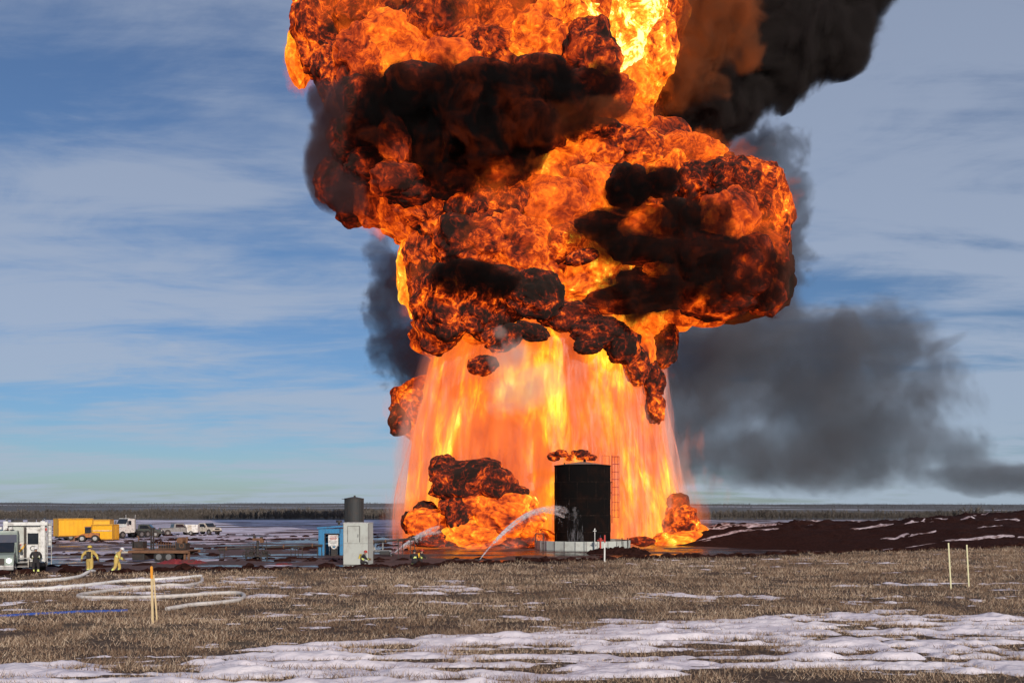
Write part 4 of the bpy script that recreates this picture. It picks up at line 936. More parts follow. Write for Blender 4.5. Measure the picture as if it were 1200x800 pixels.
e_ = empty('hydraulic_unit', on_deck(2.15, 0.1), R(-4), 'dark hydraulic unit with round drum at the right end of the flatbed trailer deck', 'machine')
MB().box((0, 0, 0.3), (0.8, 0.8, 0.5), bev=0.04).build('housing', DKSTEEL, e_)
MB().cyl((-0.1, -0.35, 0.75), (-0.1, 0.4, 0.75), 0.26, n=16).build('drum', RUST, e_, True)
MB().cyl((0.3, 0, 0.5), (0.35, 0, 1.05), 0.09, n=8).build('stack', RUST, e_)
MB().torus((0.1, -0.42, 0.35), (0, 1, 0), 0.18, 0.03).build('hand_wheel', RUST, e_, True)

# ---------------- wellhead tree and pipe runs
p = gnd(302, 655.0); wl = empty('wellhead', (p.x, p.y, PAD), 0, 'wellhead valve tree with a reddish head and hand wheels standing on the pipe run', 'wellhead')
MB().cyl((0, 0, 0), (0, 0, 1.55), 0.10, n=12).cyl((0, 0, 0.5), (0, 0, 0.62), 0.22, n=12).cyl((0, 0, 1.0), (0, 0, 1.1), 0.2, n=12).build('stem', DKSTEEL, wl, True)
MB().box((0.02, 0, 1.66), (0.8, 0.4, 0.2), bev=0.02).box((0.35, 0, 1.5), (0.3, 0.3, 0.2)).build('actuator', RUST, wl)
MB().box((-0.28, 0, 1.88), (0.18, 0.2, 0.22)).box((0.3, 0, 1.82), (0.2, 0.2, 0.12)).build('valve_head', DKSTEEL, wl)
for (x_, z_, r_) in ((-0.62, 0.62, 0.24), (0.55, 0.55, 0.22), (-0.2, 0.78, 0.18), (0.95, 0.45, 0.2), (-0.95, 0.42, 0.22)):
    hw = MB().torus((x_, -0.3, z_), (0, 1, 0), r_, 0.03, 16, 6).cyl((x_, -0.3, z_), (x_, 0.1, z_), 0.03, n=6)
    for k in range(3):
        a_ = k*math.pi/3; hw.cyl((x_-r_*math.cos(a_), -0.3, z_-r_*math.sin(a_)), (x_+r_*math.cos(a_), -0.3, z_+r_*math.sin(a_)), 0.012, n=5)
    hw.build('hand_wheel', DKSTEEL, wl, True)
MB().box((0, 0, 0.30), (1.9, 0.8, 0.12)).box((-0.5, 0, 0.5), (0.34, 0.4, 0.3)).box((0.6, 0, 0.52), (0.4, 0.4, 0.34)).build('manifold', DKSTEEL, wl)
for x_ in (-0.85, -0.4, 0.35, 0.85): MB().box((x_, -0.25, 0.15), (0.08, 0.08, 0.3)).build('leg', DKSTEEL, wl)
for x_ in (-0.35, 0.4, 0.75): MB().cyl((x_, -0.1, 0.3), (x_, -0.1, 1.4+0.2*x_), 0.03, n=6).build('riser', DKSTEEL, wl)
def pipe_run(a, b, label, sup, r=0.09, z1=None):
    A = Vector(a); B = Vector(b); o = empty('pipe_run', (A.x, A.y, PAD), 0, label, 'pipeline')
    z0 = A.z-PAD; D_ = B-A
    MB().cyl((0, 0, z0), (D_.x, D_.y, z0+D_.z), r, n=10).build('pipe', DKSTEEL, o, True)
    for f in sup:
        c_ = D_*f; h_ = z0+D_.z*f
        s_ = MB()
        for s in (-0.18, 0.18): s_.box((c_.x+s, c_.y, h_/2), (0.06, 0.06, h_))
        s_.box((c_.x, c_.y, h_-r-0.04), (0.5, 0.12, 0.07)).build('support', DKSTEEL, o)
    for f in (0.08, 0.35, 0.62, 0.9):
        c_ = D_*f; h_ = z0+D_.z*f; MB().cyl((c_.x-0.04, c_.y, h_), (c_.x+0.04, c_.y, h_), r*1.8, n=12).build('flange', RUST, o)
    return o
pipe_run(at(255, 643, 71.2), at(378, 638.5, 74.5), 'raised dark pipe run leading from the wellhead to the blue shed', (0.04, 0.28, 0.71, 0.78, 0.97))
pipe_run(at(433, 635.5, 70), at(486, 630.5, 72), 'raised dark pipe run leading from the white cabinet towards the fire', (0.05, 0.68, 0.95), 0.08)
p = gnd(447, 651.0); e_ = empty('valve_manifold', (p.x, p.y, PAD), 0, 'grey valve manifold with a round white flange beside the white cabinet', 'manifold')
MB().cyl((-1.0, 0, 0.45), (0.9, 0, 0.4), 0.13, n=10).cyl((0.1, 0.1, 0.4), (0.1, 0.1, 1.25), 0.07, n=8).build('pipe', STEEL, e_, True)
MB().torus((-0.75, -0.16, 0.66), (0, 1, 0), 0.17, 0.06).cyl((-0.75, -0.14, 0.66), (-0.75, 0.1, 0.66), 0.1).build('flange', WHITE, e_, True)
MB().box((0.1, 0.1, 1.32), (0.36, 0.3, 0.2), bev=0.05).build('valve_head', DKSTEEL, e_)
MB().box((0.3, 0, 0.28), (0.9, 0.5, 0.35), bev=0.06).build('pump_body', GREYT, e_)
for x_ in (-0.8, 0.7): MB().box((x_, 0, 0.2), (0.1, 0.3, 0.4)).build('leg', DKSTEEL, e_)

# ---------------- blue shed
p = gnd(389, 650.5); sh = empty('blue_shed', (p.x, p.y, PAD), 0, 'blue sheet metal shed with an open doorway showing a white sign', 'shed')
HW = 1.2
MB().box((-HW+0.28, 0, 1.2), (0.56, 0.05, 2.4)).box((HW-0.25, 0, 1.2), (0.5, 0.05, 2.4)).box((0.05, 0, 2.18), (1.4, 0.05, 0.44)).build('front_wall', BLUE, sh)
MB().box((-HW, 1.1, 1.2), (0.05, 2.2, 2.4)).box((HW, 1.1, 1.2), (0.05, 2.2, 2.4)).box((0, 2.2, 1.2), (2.4, 0.05, 2.4)).build('side_wall', BLUE, sh)
MB().prism([(-1.32, 2.42), (1.32, 2.60), (1.32, 2.72), (-1.32, 2.54)], -0.15, 2.35, 'Y').build('roof', BLUE, sh)
for k in range(9): MB().box((-1.12+0.28*k if k < 2 else -1.12+0.28*k, -0.035, 2.2 if 2 <= k < 7 else 1.2), (0.03, 0.03, 0.42 if 2 <= k < 7 else 2.36)).build('rib', BLUE, sh)
MB().box((-0.62, -0.03, 1.0), (0.08, 0.08, 1.95)).box((0.0, -0.03, 1.95), (1.3, 0.08, 0.08)).build('door_frame', DKSTEEL, sh)
MB().cyl((0.45, 0.9, 2.7), (0.45, 0.9, 2.95), 0.12, n=12).cyl((0.45, 0.9, 2.95), (0.45, 0.9, 3.15), 0.26, n=12).build('roof_vent', DKSTEEL, sh, True)
sg = empty('white_sign', (p.x+0.15, p.y-0.15, PAD+0.85), 0, 'white board with faint red and black lines hung in the doorway of the blue shed', 'sign')
MB().box((0, 0, 0.5), (0.9, 0.04, 1.0), bev=0.008).build('board', WHITE, sg)
ln_ = MB()
for k, (zz_, ww_) in enumerate(((0.86, 0.62), (0.72, 0.70), (0.60, 0.5))): ln_.box((0, -0.024, zz_), (ww_, 0.006, 0.05))
ln_.build('red_lines', RED, sg); MB().box((0, -0.024, 0.40), (0.7, 0.006, 0.03)).box((0, -0.024, 0.28), (0.6, 0.006, 0.03)).build('dark_lines', DKSTEEL, sg)
for s in (-0.35, 0.35): MB().cyl((s, 0, -0.85), (s, 0, 0.02), 0.025, n=6).build('leg', STEEL, sg)
e_ = empty('pipe_reel', (p.x+0.35, p.y-0.75, PAD), 0, 'round white pipe flange lying on a stand in front of the blue shed', 'flange')
MB().torus((0, -0.1, 0.85), (0, 1, 0), 0.2, 0.07).build('ring', WHITE, e_, True); MB().box((0, 0, 0.35), (0.5, 0.3, 0.7)).build('stand', DKSTEEL, e_)

# ---------------- pale cabinet and dark tank behind
p = gnd(417, 661.5); cb = empty('equipment_cabinet', (p.x, p.y, PAD), R(-5), 'tall pale grey equipment cabinet with one horizontal seam, in front of the dark round tank', 'cabinet')
MB().box((0, 0.7, 0.81), (1.94, 1.4, 1.58), bev=0.015).build('lower_panel', PALE, cb)
MB().box((0, 0.7, 2.37), (1.94, 1.4, 1.52), bev=0.015).build('upper_panel', PALE, cb)
MB().box((0, 0.7, 0.03), (1.9, 1.36, 0.06)).box((0, 0.7, 1.605), (1.9, 1.36, 0.012)).build('base_frame', DKSTEEL, cb)
MB().box((0, 0.7, 3.15), (2.0, 1.46, 0.04)).build('lid', WHITE, cb)
MB().box((0.30, -0.015, 2.30), (0.035, 0.03, 1.2)).box((-0.62, -0.015, 2.30), (0.02, 0.03, 1.2)).box((-0.16, -0.012, 2.91), (0.94, 0.022, 0.02)).build('door_edge', DKSTEEL, cb)
MB().box((0.18, -0.04, 2.2), (0.04, 0.08, 0.22)).build('handle', STEEL, cb)
for k in range(5): MB().box((0.62, -0.012, 0.5+0.08*k), (0.42, 0.03, 0.02)).build('louvre', GREYT, cb)
for x_ in (-0.955, 0.955): MB().box((x_, -0.012, 1.6), (0.03, 0.03, 3.05)).build('corner_trim', STEEL, cb)
p = gnd(415, 646.0); tn = empty('dark_tank', (p.x, p.y, PAD), 0, 'narrow charcoal upright tank standing behind the pale grey cabinet', 'tank')
r_ = 0.92
MB().cyl((0, 0, 0), (0, 0, 5.15), r_, n=40).build('shell', GREYT, tn, True)
for k in range(24):
    a_ = 2*math.pi*k/24; MB().box((math.cos(a_)*(r_+0.01), math.sin(a_)*(r_+0.01), 2.6), (0.035, 0.05, 5.1), rz=a_).build('rib', GREYT, tn)
MB().cyl((0, 0, 5.15), (0, 0, 5.24), r_+0.04, n=40).cyl((0, 0, 5.24), (0, 0, 5.38), r_*0.95, 0.2, n=40).build('roof', GREYT, tn, True)
MB().cyl((0.05, 0, 5.3), (0.05, 0, 5.52), 0.1, n=10).build('vent', DKSTEEL, tn)
MB().box((-r_-0.12, 0, 5.17), (0.3, 0.3, 0.05)).build('bracket', DKSTEEL, tn)

# ---------------- the big tank in its low steel ring
TC = Vector((7.45, 90.3, PAD))
cr = empty('containment_ring', TC, 0, 'low pale steel ring wall round the foot of the black tank', 'containment wall')
N_ = 28; Rr = 4.95
for k in range(N_):
    a_ = 2*math.pi*(k+0.5)/N_; L_ = 2*Rr*math.tan(math.pi/N_)
    MB().box((Rr*math.cos(a_), Rr*math.sin(a_), 0.46), (0.07, L_-0.015, 0.92), rz=a_).build('panel', PALE, cr)
for k in range(N_):
    a_ = 2*math.pi*k/N_
    MB().box(((Rr+0.06)*math.cos(a_), (Rr+0.06)*math.sin(a_), 0.45), (0.10, 0.07, 0.88), rz=a_).build('post', STEEL, cr)
bt = empty('storage_tank', TC, 0, 'big soot black upright storage tank standing in front of the burning curtain', 'tank')
RT = 2.95; HT = 8.75
SOOT = paint('sooty_plate', (0.0045, 0.0035, 0.0035), 0.85, 0.0, wear=0.4, scale=0.8, dirt=(0.022, 0.009, 0.006), spec=0.12)
SOOTR = paint('scorched_seam', (0.011, 0.006, 0.005), 0.85, wear=0.5, spec=0.2)
for k in range(5):
    z0_ = 0.06+k*(HT-0.1)/5
    MB().cyl((0, 0, z0_), (0, 0, z0_+(HT-0.1)/5-0.03), RT+(0.03 if k % 2 else 0), n=64).build('course', SOOT, bt, True)
for k in range(5):
    for j in range(4):
        a_ = R(200)+R(38)*j+R(17)*(k % 2); z0_ = 0.08+k*(HT-0.1)/5
        MB().box((math.cos(a_)*(RT+0.02), math.sin(a_)*(RT+0.02), z0_+0.85), (0.04, 0.03, 1.68), rz=a_).build('weld_seam', SOOTR, bt)
for k in range(6): MB().torus((0, 0, 0.06+k*(HT-0.1)/5), (0, 0, 1), RT+0.02, 0.025, 64, 5).build('hoop_seam', SOOTR, bt)
MB().cyl((0, 0, HT-0.06), (0, 0, HT+0.02), RT+0.05, n=64).build('rim', SOOT, bt, True)
MB().cyl((0, 0, HT), (0, 0, HT+0.42), RT, 0.3, n=64).build('roof', paint('scorched_roof', (0.25, 0.20, 0.17), 0.6, wear=0.6), bt, True)
MB().cyl((0.2, -0.4, HT+0.3), (0.2, -0.4, HT+0.65), 0.14, n=10).cyl((-1.9, 0, HT), (-1.9, 0, HT+0.3), 0.08, n=8).build('vent', SOOT, bt)
MB().cyl((0.6, -RT-0.02, 0.7), (0.6, -RT+0.1, 0.7), 0.32, n=16).build('manway', SOOT, bt, True)
lx = RT+0.12; cg = MB()
for s in (-0.22, 0.22): MB().cyl((lx, s-0.5, 2.7), (lx, s-0.5, HT+1.1), 0.028, n=6).build('ladder_rail', RED, bt)  # ladder and cage coloured red in place of firelight on them
for k in range(24): MB().cyl((lx, -0.72, 2.85+k*0.3), (lx, -0.28, 2.85+k*0.3), 0.016, n=5).build('rung', RED, bt)
for k in range(9):
    zc = 3.3+k*0.80; cg = MB(); pts = [(lx+0.05+0.72*math.sin(a_)*1.0, -0.5+0.38*math.cos(a_), zc) for a_ in [math.pi*j/10 for j in range(11)]]
    cg.tube(pts, 0.025, 5).build('cage_hoop', RED, bt)
for j in (1, 3, 5, 7, 9):
    a_ = math.pi*j/10; MB().cyl((lx+0.05+0.72*math.sin(a_), -0.5+0.38*math.cos(a_), 3.3), (lx+0.05+0.72*math.sin(a_), -0.5+0.38*math.cos(a_), 3.3+6.4), 0.018, n=5).build('cage_bar', RED, bt)
MB().box((lx-0.3, -0.5, 5.9), (0.6, 0.5, 0.06)).box((lx-0.1, -0.5, 7.0), (0.3, 0.4, 0.08)).build('landing', SOOT, bt)
MB().tube([(RT-1.0, -1.2, HT), (RT-1.0, -1.2, HT+1.0), (RT-0.2, -0.8, HT+1.0), (RT-0.2, -0.8, HT)], 0.03, 6).build('guard_rail', RED, bt)
# pipes and posts around the ring
def bent(name, px, py, h, w_, mat, label, cat):
    p = gnd(px, py); o = empty(name, (p.x, p.y, PAD), 0, label, cat)
    MB().tube([(0, 0, 0), (0, 0, h-0.1), (0.06, 0, h), (w_-0.06, 0, h), (w_, 0, h-0.1), (w_, 0, h*0.45)], 0.05, 8).build('pipe', mat, o, True)
    MB().cyl((0, 0, h*0.4), (0, 0, h*0.4+0.08), 0.1, n=10).build('flange', mat, o); return o
bent('bent_pipe', 636.5, 644.8, 1.7, -0.75, DKSTEEL, 'bent dark pipe standing at the left end of the pale steel ring', 'pipe')
p = gnd(697, 646.5); e_ = empty('valve_post', (p.x, p.y, PAD), 0, 'thin white valve post with a cross top before the black tank', 'post')
MB().cyl((0, 0, 0), (0, 0, 2.2), 0.04, n=8).build('shaft', WHITE, e_); MB().box((0, 0, 2.05), (0.32, 0.05, 0.06)).box((0, 0, 2.22), (0.12, 0.1, 0.12)).build('cross_handle', WHITE, e_)
p = gnd(703.5, 646.0); e_ = empty('red_hydrant', (p.x, p.y, PAD), 0, 'small red hydrant valve beside the thin white valve post', 'hydrant')
MB().cyl((0, 0, 0), (0, 0, 1.0), 0.09, n=10).cyl((0, 0, 1.0), (0, 0, 1.35), 0.16, n=10).build('barrel', RED, e_, True); MB().cyl((-0.3, 0, 1.1), (0.3, 0, 1.1), 0.07, n=8).build('outlet', RED, e_); MB().cyl((0, 0, 1.35), (0, 0, 1.6), 0.05, n=8).build('stem', NAVY, e_)
for i_, px_ in enumerate((729, 735.5)):
    p = gnd(px_, 646.5); e_ = empty('guard_post', (p.x, p.y, PAD), 0, ('left' if i_ == 0 else 'right')+' of two dark guard posts at the right end of the pale steel ring', 'post', 'guard posts beside the ring')
    MB().cyl((0, 0, 0), (0, 0, 1.3), 0.05, n=8).build('shaft', DKSTEEL, e_); MB().cyl((0, 0, 1.3), (0, 0, 1.38), 0.07, n=8).build('cap', RED, e_)
# burnt sheet of debris in front of the ring
def blanket(name, px0, px1, py, wdt, hgt, mat, label, cat, seed, z0=PAD):
    a_, b_2 = gnd(px0, py, z0), gnd(px1, py, z0); c_ = (a_+b_2)/2; Lx = (b_2-a_).length/2
    n1, n2 = 44, 16; u = np.linspace(-1, 1, n1); v = np.linspace(-1, 1, n2); V_, U_ = np.meshgrid(v, u, indexing='ij'); U_, V_ = U_.ravel(), V_.ravel()
    ff = np.clip(1-np.abs(U_)**2.5, 0, 1)*np.clip(1-np.abs(V_)**3, 0, 1)
    z_ = hgt*ff**0.5*(0.55+0.9*fbm(v2(U_*8+seed, V_*3), 5, seed, 0.65))-0.03
    top = mesh_np(name, np.stack([U_*Lx, V_*wdt*(1+0.25*vnoise(v2(U_*3, U_*0), seed+3)), z_], 1), grid_faces(n2, n1), True)
    o = link(name, top, mat); o.location = (c_.x, c_.y, z0); return tag(o, label, cat)
blanket('debris_mound', 687, 762, 648.3, 1.3, 0.75, M_EARTH, 'low black mound of burnt debris in front of the right end of the steel ring', 'debris', 5)
TARP = paint('red_sheeting', (0.24, 0.025, 0.03), 0.6, wear=0.9, scale=1.6)
blanket('red_tarpaulin', 188, 240, 659.5, 1.0, 0.42, TARP, 'crumpled red sheeting lying on the mud in front of the flatbed trailer', 'tarpaulin', 8)
blanket('red_tarpaulin', 322, 342, 661.5, 0.4, 0.2, TARP, 'small scrap of red sheeting on the mud right of the wellhead', 'tarpaulin', 11)

# ---------------- stakes
WOOD = paint('bare_lath', (0.66, 0.50, 0.28), 0.8, wear=0.15, scale=2.5)
ORP = paint('orange_marker_paint', (0.85, 0.34, 0.03), 0.6, wear=0.1)
def stake(px, py, h, w_, tilt, label, top=None, mat=WOOD, rz=0.0, group=None, lz=0.25):
    Y = CAMZ*1000/(py-596); x_ = (px-600)/1000*Y; z_ = float(field_z(np.array([x_]), np.array([Y]))[0])
    o = empty('survey_stake', (x_, Y, z_), rz, label, 'stake', group); o.rotation_euler = (0, tilt, rz)
    hl = h-(lz if top else 0)
    sft = [(-w_/2, -0.05), (w_/2, -0.05), (w_/2, hl), (-w_/2, hl)]
    MB().prism(sft, -0.008, 0.008, 'Y').build('shaft', mat, o)
    if top: MB().prism([(-w_/2-.001, hl), (w_/2+.001, hl), (w_/2+.001, h-0.02), (0, h), (-w_/2-.001, h-0.02)], -0.009, 0.009, 'Y').build('painted_tip', top, o)
    return o
stake(179, 731, 1.60, 0.062, R(-1.2), 'nearest wooden stake with an orange tip, standing left in front of the hoses', ORP, lz=0.35)
stake(184.2, 729.5, 1.34, 0.040, R(-4.0), 'thin bare lath leaning against the nearest orange tipped stake', None, rz=0.3)
PLT = paint('pale_lath', (0.72, 0.68, 0.42), 0.8, wear=0.1)
stake(1114.5, 690, 1.86, 0.055, R(-3.2), 'left one of two pale stakes standing alone at the right of the field', None, PLT, group='pale stakes at the right')
stake(1135.5, 688, 1.74, 0.055, R(-3.0), 'right one of two pale stakes standing alone at the right of the field', None, PLT, group='pale stakes at the right')
stake(708.5, 659, 1.62, 0.085, R(0.5), 'white stake with a red tip at the far edge of the field before the tank', RED, WHITE, lz=0.45)

# ---------------- hoses on the field
def field_hose(pts, r, mat, label, name='fire_hose', close=False, off=0.0):
    P = []
    for (px, py) in pts:
        Y = CAMZ*1000/(py-596); P.append(Vector(((px-600)/1000*Y, Y, 0)))
    Q = []
    for i in range(len(P)-1):
        p0, p1, p2, p3 = P[max(i-1, 0)], P[i], P[i+1], P[min(i+2, len(P)-1)]
        for k in range(14):
            t_ = k/14; Q.append(0.5*((2*p1)+(p2-p0)*t_+(2*p0-5*p1+4*p2-p3)*t_**2+(3*p1-p0-3*p2+p3)*t_**3))
    Q.append(P[-1]); base = Q[0].copy()
    xs = np.array([q_.x for q_ in Q]); ys = np.array([q_.y for q_ in Q]); zs = field_z(xs, ys)+np.maximum(snow_t(xs, ys), 0)*0.7
    zs = np.convolve(np.pad(zs, 3, 'edge'), np.ones(7)/7, 'valid')
    base.z = float(zs[0]); pt = [Vector((a_-base.x, b_-base.y, c_-base.z+r+off)) for a_, b_, c_ in zip(xs, ys, zs)]
    o = MB().tube(pt, r, 8).build(name, mat, None, True); o.location = base
    return tag(o, label, 'hose')
HOSEW = paint('white_hose_jacket', (0.80, 0.77, 0.74), 0.8, wear=0.2, scale=5)
HOSEG = paint('grey_hose_jacket', (0.60, 0.55, 0.52), 0.8, wear=0.3, scale=5)
HOSEB = paint('blue_hose_jacket', (0.010, 0.065, 0.33), 0.6, wear=0.3, scale=5)
field_hose([(-60, 690), (0, 686), (40, 683.5), (80, 680), (105, 675), (122, 671), (134, 669)], 0.08, HOSEW, 'white fire hose running up from the left to the firefighters in yellow')
field_hose([(-60, 696), (0, 694), (50, 692.5), (95, 688.5), (125, 684.5), (150, 682), (190, 681), (236, 676.5)], 0.07, HOSEW, 'white fire hose lying just below the topmost one, running to the right')
field_hose([(237, 679.5), (235, 684), (215, 688.5), (180, 690.5), (140, 693.5), (108, 697.5), (92, 700.5), (100, 703), (150, 703.2), (210, 701.5), (255, 698.5), (278, 698), (286, 700.5), (281, 705.5), (255, 709.5), (225, 712), (195, 716)], 0.068, HOSEG, 'grey fire hose looping back on itself in an S behind the nearest stake')
field_hose([(-60, 726), (0, 724), (30, 722), (60, 720.5), (90, 718.5), (115, 717.8), (150, 716.5)], 0.050, HOSEB, 'bright blue hose lying in the dead grass at the lower left', off=-0.03)

# ---------------- water jets
m, t = new_mat('jet_water'); o = t.obj()
nz = t.noise(t.vec(o, (0.5, 0.5, 0.8)), 3.2, 6, 0.75, 0.4)
sprd = t.attr('spread'); al = t.m('MULTIPLY', t.ss(t.m('SUBTRACT', nz, t.m('MULTIPLY', sprd, 0.10)), 0.34, 0.66, 0.02, 0.72), t.m('SUBTRACT', 1.0, t.m('MULTIPLY', sprd, 0.45)))
df = t.node('ShaderNodeBsdfDiffuse', i={'Color': (0.95, 0.93, 0.95)}); tl = t.node('ShaderNodeBsdfTranslucent', i={'Color': (0.95, 0.92, 0.92)})
w2 = t.node('ShaderNodeMixShader', i={0: 0.5, 1: df.outputs[0], 2: tl.outputs[0]}); trn = t.node('ShaderNodeBsdfTransparent')
t.out(t.node('ShaderNodeMixShader', i={0: al, 1: trn.outputs[0], 2: w2.outputs[0]}).outputs[0]); M_JET = m
def jet(a, b, apex, r0, r1, label, seed):
    A, B = Vector(a), Vector(b); base = A.copy(); pts, rad = [], []
    for k in range(30):
        t_ = k/29; q_ = A.lerp(B, t_); q_.z += apex*4*t_*(1-t_); pts.append(q_-base); rad.append(r0+(r1-r0)*t_**1.3)
    o = MB().tube(pts, r0, 14, rad)
    r = np.random.default_rng(seed)
    for s_ in range(7):
        ph = r.uniform(0, 6.28); pp = [Vector((p_.x+math.cos(ph+0.1*i)*rad[i]*1.0, p_.y, p_.z+math.sin(ph+0.1*i)*rad[i]*1.0-0.5*(i/29)**2*rad[i])) for i, p_ in enumerate(pts)]
        o.tube(pp[4:], 0.03, 5, [0.02+0.35*rad[i] for i in range(4, 30)])
    for i in range(900):
        k = int(r.integers(5, 30)); c_ = pts[k]+Vector(r.normal(0, 1, 3))*rad[k]*0.9-Vector((0, 0, abs(r.normal())*rad[k]*1.7)); sz = r.uniform(0.015, 0.045)
        o.box(c_, (sz, sz, sz*1.8))
    ob = o.build('water_jet', M_JET, None, True); ob.location = base
    cv = np.zeros(len(ob.data.vertices)*3); ob.data.vertices.foreach_get('co', cv); cv = np.linalg.norm(cv.reshape(-1, 3), axis=1)
    at_ = ob.data.attributes.new('spread', 'FLOAT', 'POINT'); at_.data.foreach_set('value', (cv/cv.max()).astype(np.float32))
    return tag(ob, label, 'water jet')
J1 = at(462, 647.5, 76); J2 = at(562, 655.5, 69)
jet(J1, at(520, 618, 92), 0.45, 0.04, 0.40, 'left white jet of water arcing into the sooty billows at the foot of the fire', 1)
jet(J2, at(661, 598, 87), 1.55, 0.045, 0.42, 'longer white jet of water arcing onto the side of the black tank', 2)
# water sheet running down the tank
m, t = new_mat('running_water'); o = t.obj(); nz = t.noise(t.vec(o, (1, 1, 0.22)), 2.2, 5, 0.7)
gl = t.node('ShaderNodeBsdfPrincipled', i={'Base Color': (0.55, 0.52, 0.55, 1), 'Roughness': 0.35}); trn = t.node('ShaderNodeBsdfTransparent')
t.out(t.node('ShaderNodeMixShader', i={0: t.ss(nz, 0.46, 0.74, 0.0, 0.34), 1: trn.outputs[0], 2: gl.outputs[0]}).outputs[0])
th = np.linspace(R(232), R(268), 22); zz_ = np.linspace(0.5, 4.4, 26); Zg, Tg = np.meshgrid(zz_, th, indexing='ij'); Zg, Tg = Zg.ravel(), Tg.ravel()
wid = np.interp(Zg, [0.5, 3.4, 4.4], [1.0, 0.8, 0.35]); Tg = R(250)+(Tg-R(250))*wid; Rg = RT+0.05+0.10*np.abs(fbm(v2(Tg*9, Zg*0.8), 3, 44))+0.25*(Zg > 3.9)
ws = link('running_water', mesh_np('sheet', np.stack([Rg*np.cos(Tg), Rg*np.sin(Tg), Zg], 1), grid_faces(26, 22), True), m); ws.location = TC
tag(ws, 'sheet of water running down the left front of the black tank', 'water')
for i_, (J, lb_) in enumerate(((J1, 'left water monitor standing in the mud where the shorter jet starts'), (J2, 'right water monitor lying low where the longer jet starts'))):
    h_ = J.z-PAD; e_ = empty('water_monitor', (J.x, J.y, PAD), 0, lb_, 'water monitor', 'water monitors feeding the jets')
    MB().cyl((-0.28, 0.05, h_-0.18), (0.02, 0, h_), 0.06, 0.045, n=10).build('nozzle', DKSTEEL, e_, True)
    MB().box((-0.3, 0.05, h_*0.5-0.1), (0.12, 0.12, max(h_-0.25, 0.1))).build('body', RED if i_ else STEEL, e_)
    for a_ in (0.5, 2.6, 4.7): MB().cyl((-0.3, 0.05, h_*0.45), (-0.3+0.4*math.cos(a_), 0.05+0.4*math.sin(a_), 0.0), 0.022, n=6).build('leg', DKSTEEL, e_)

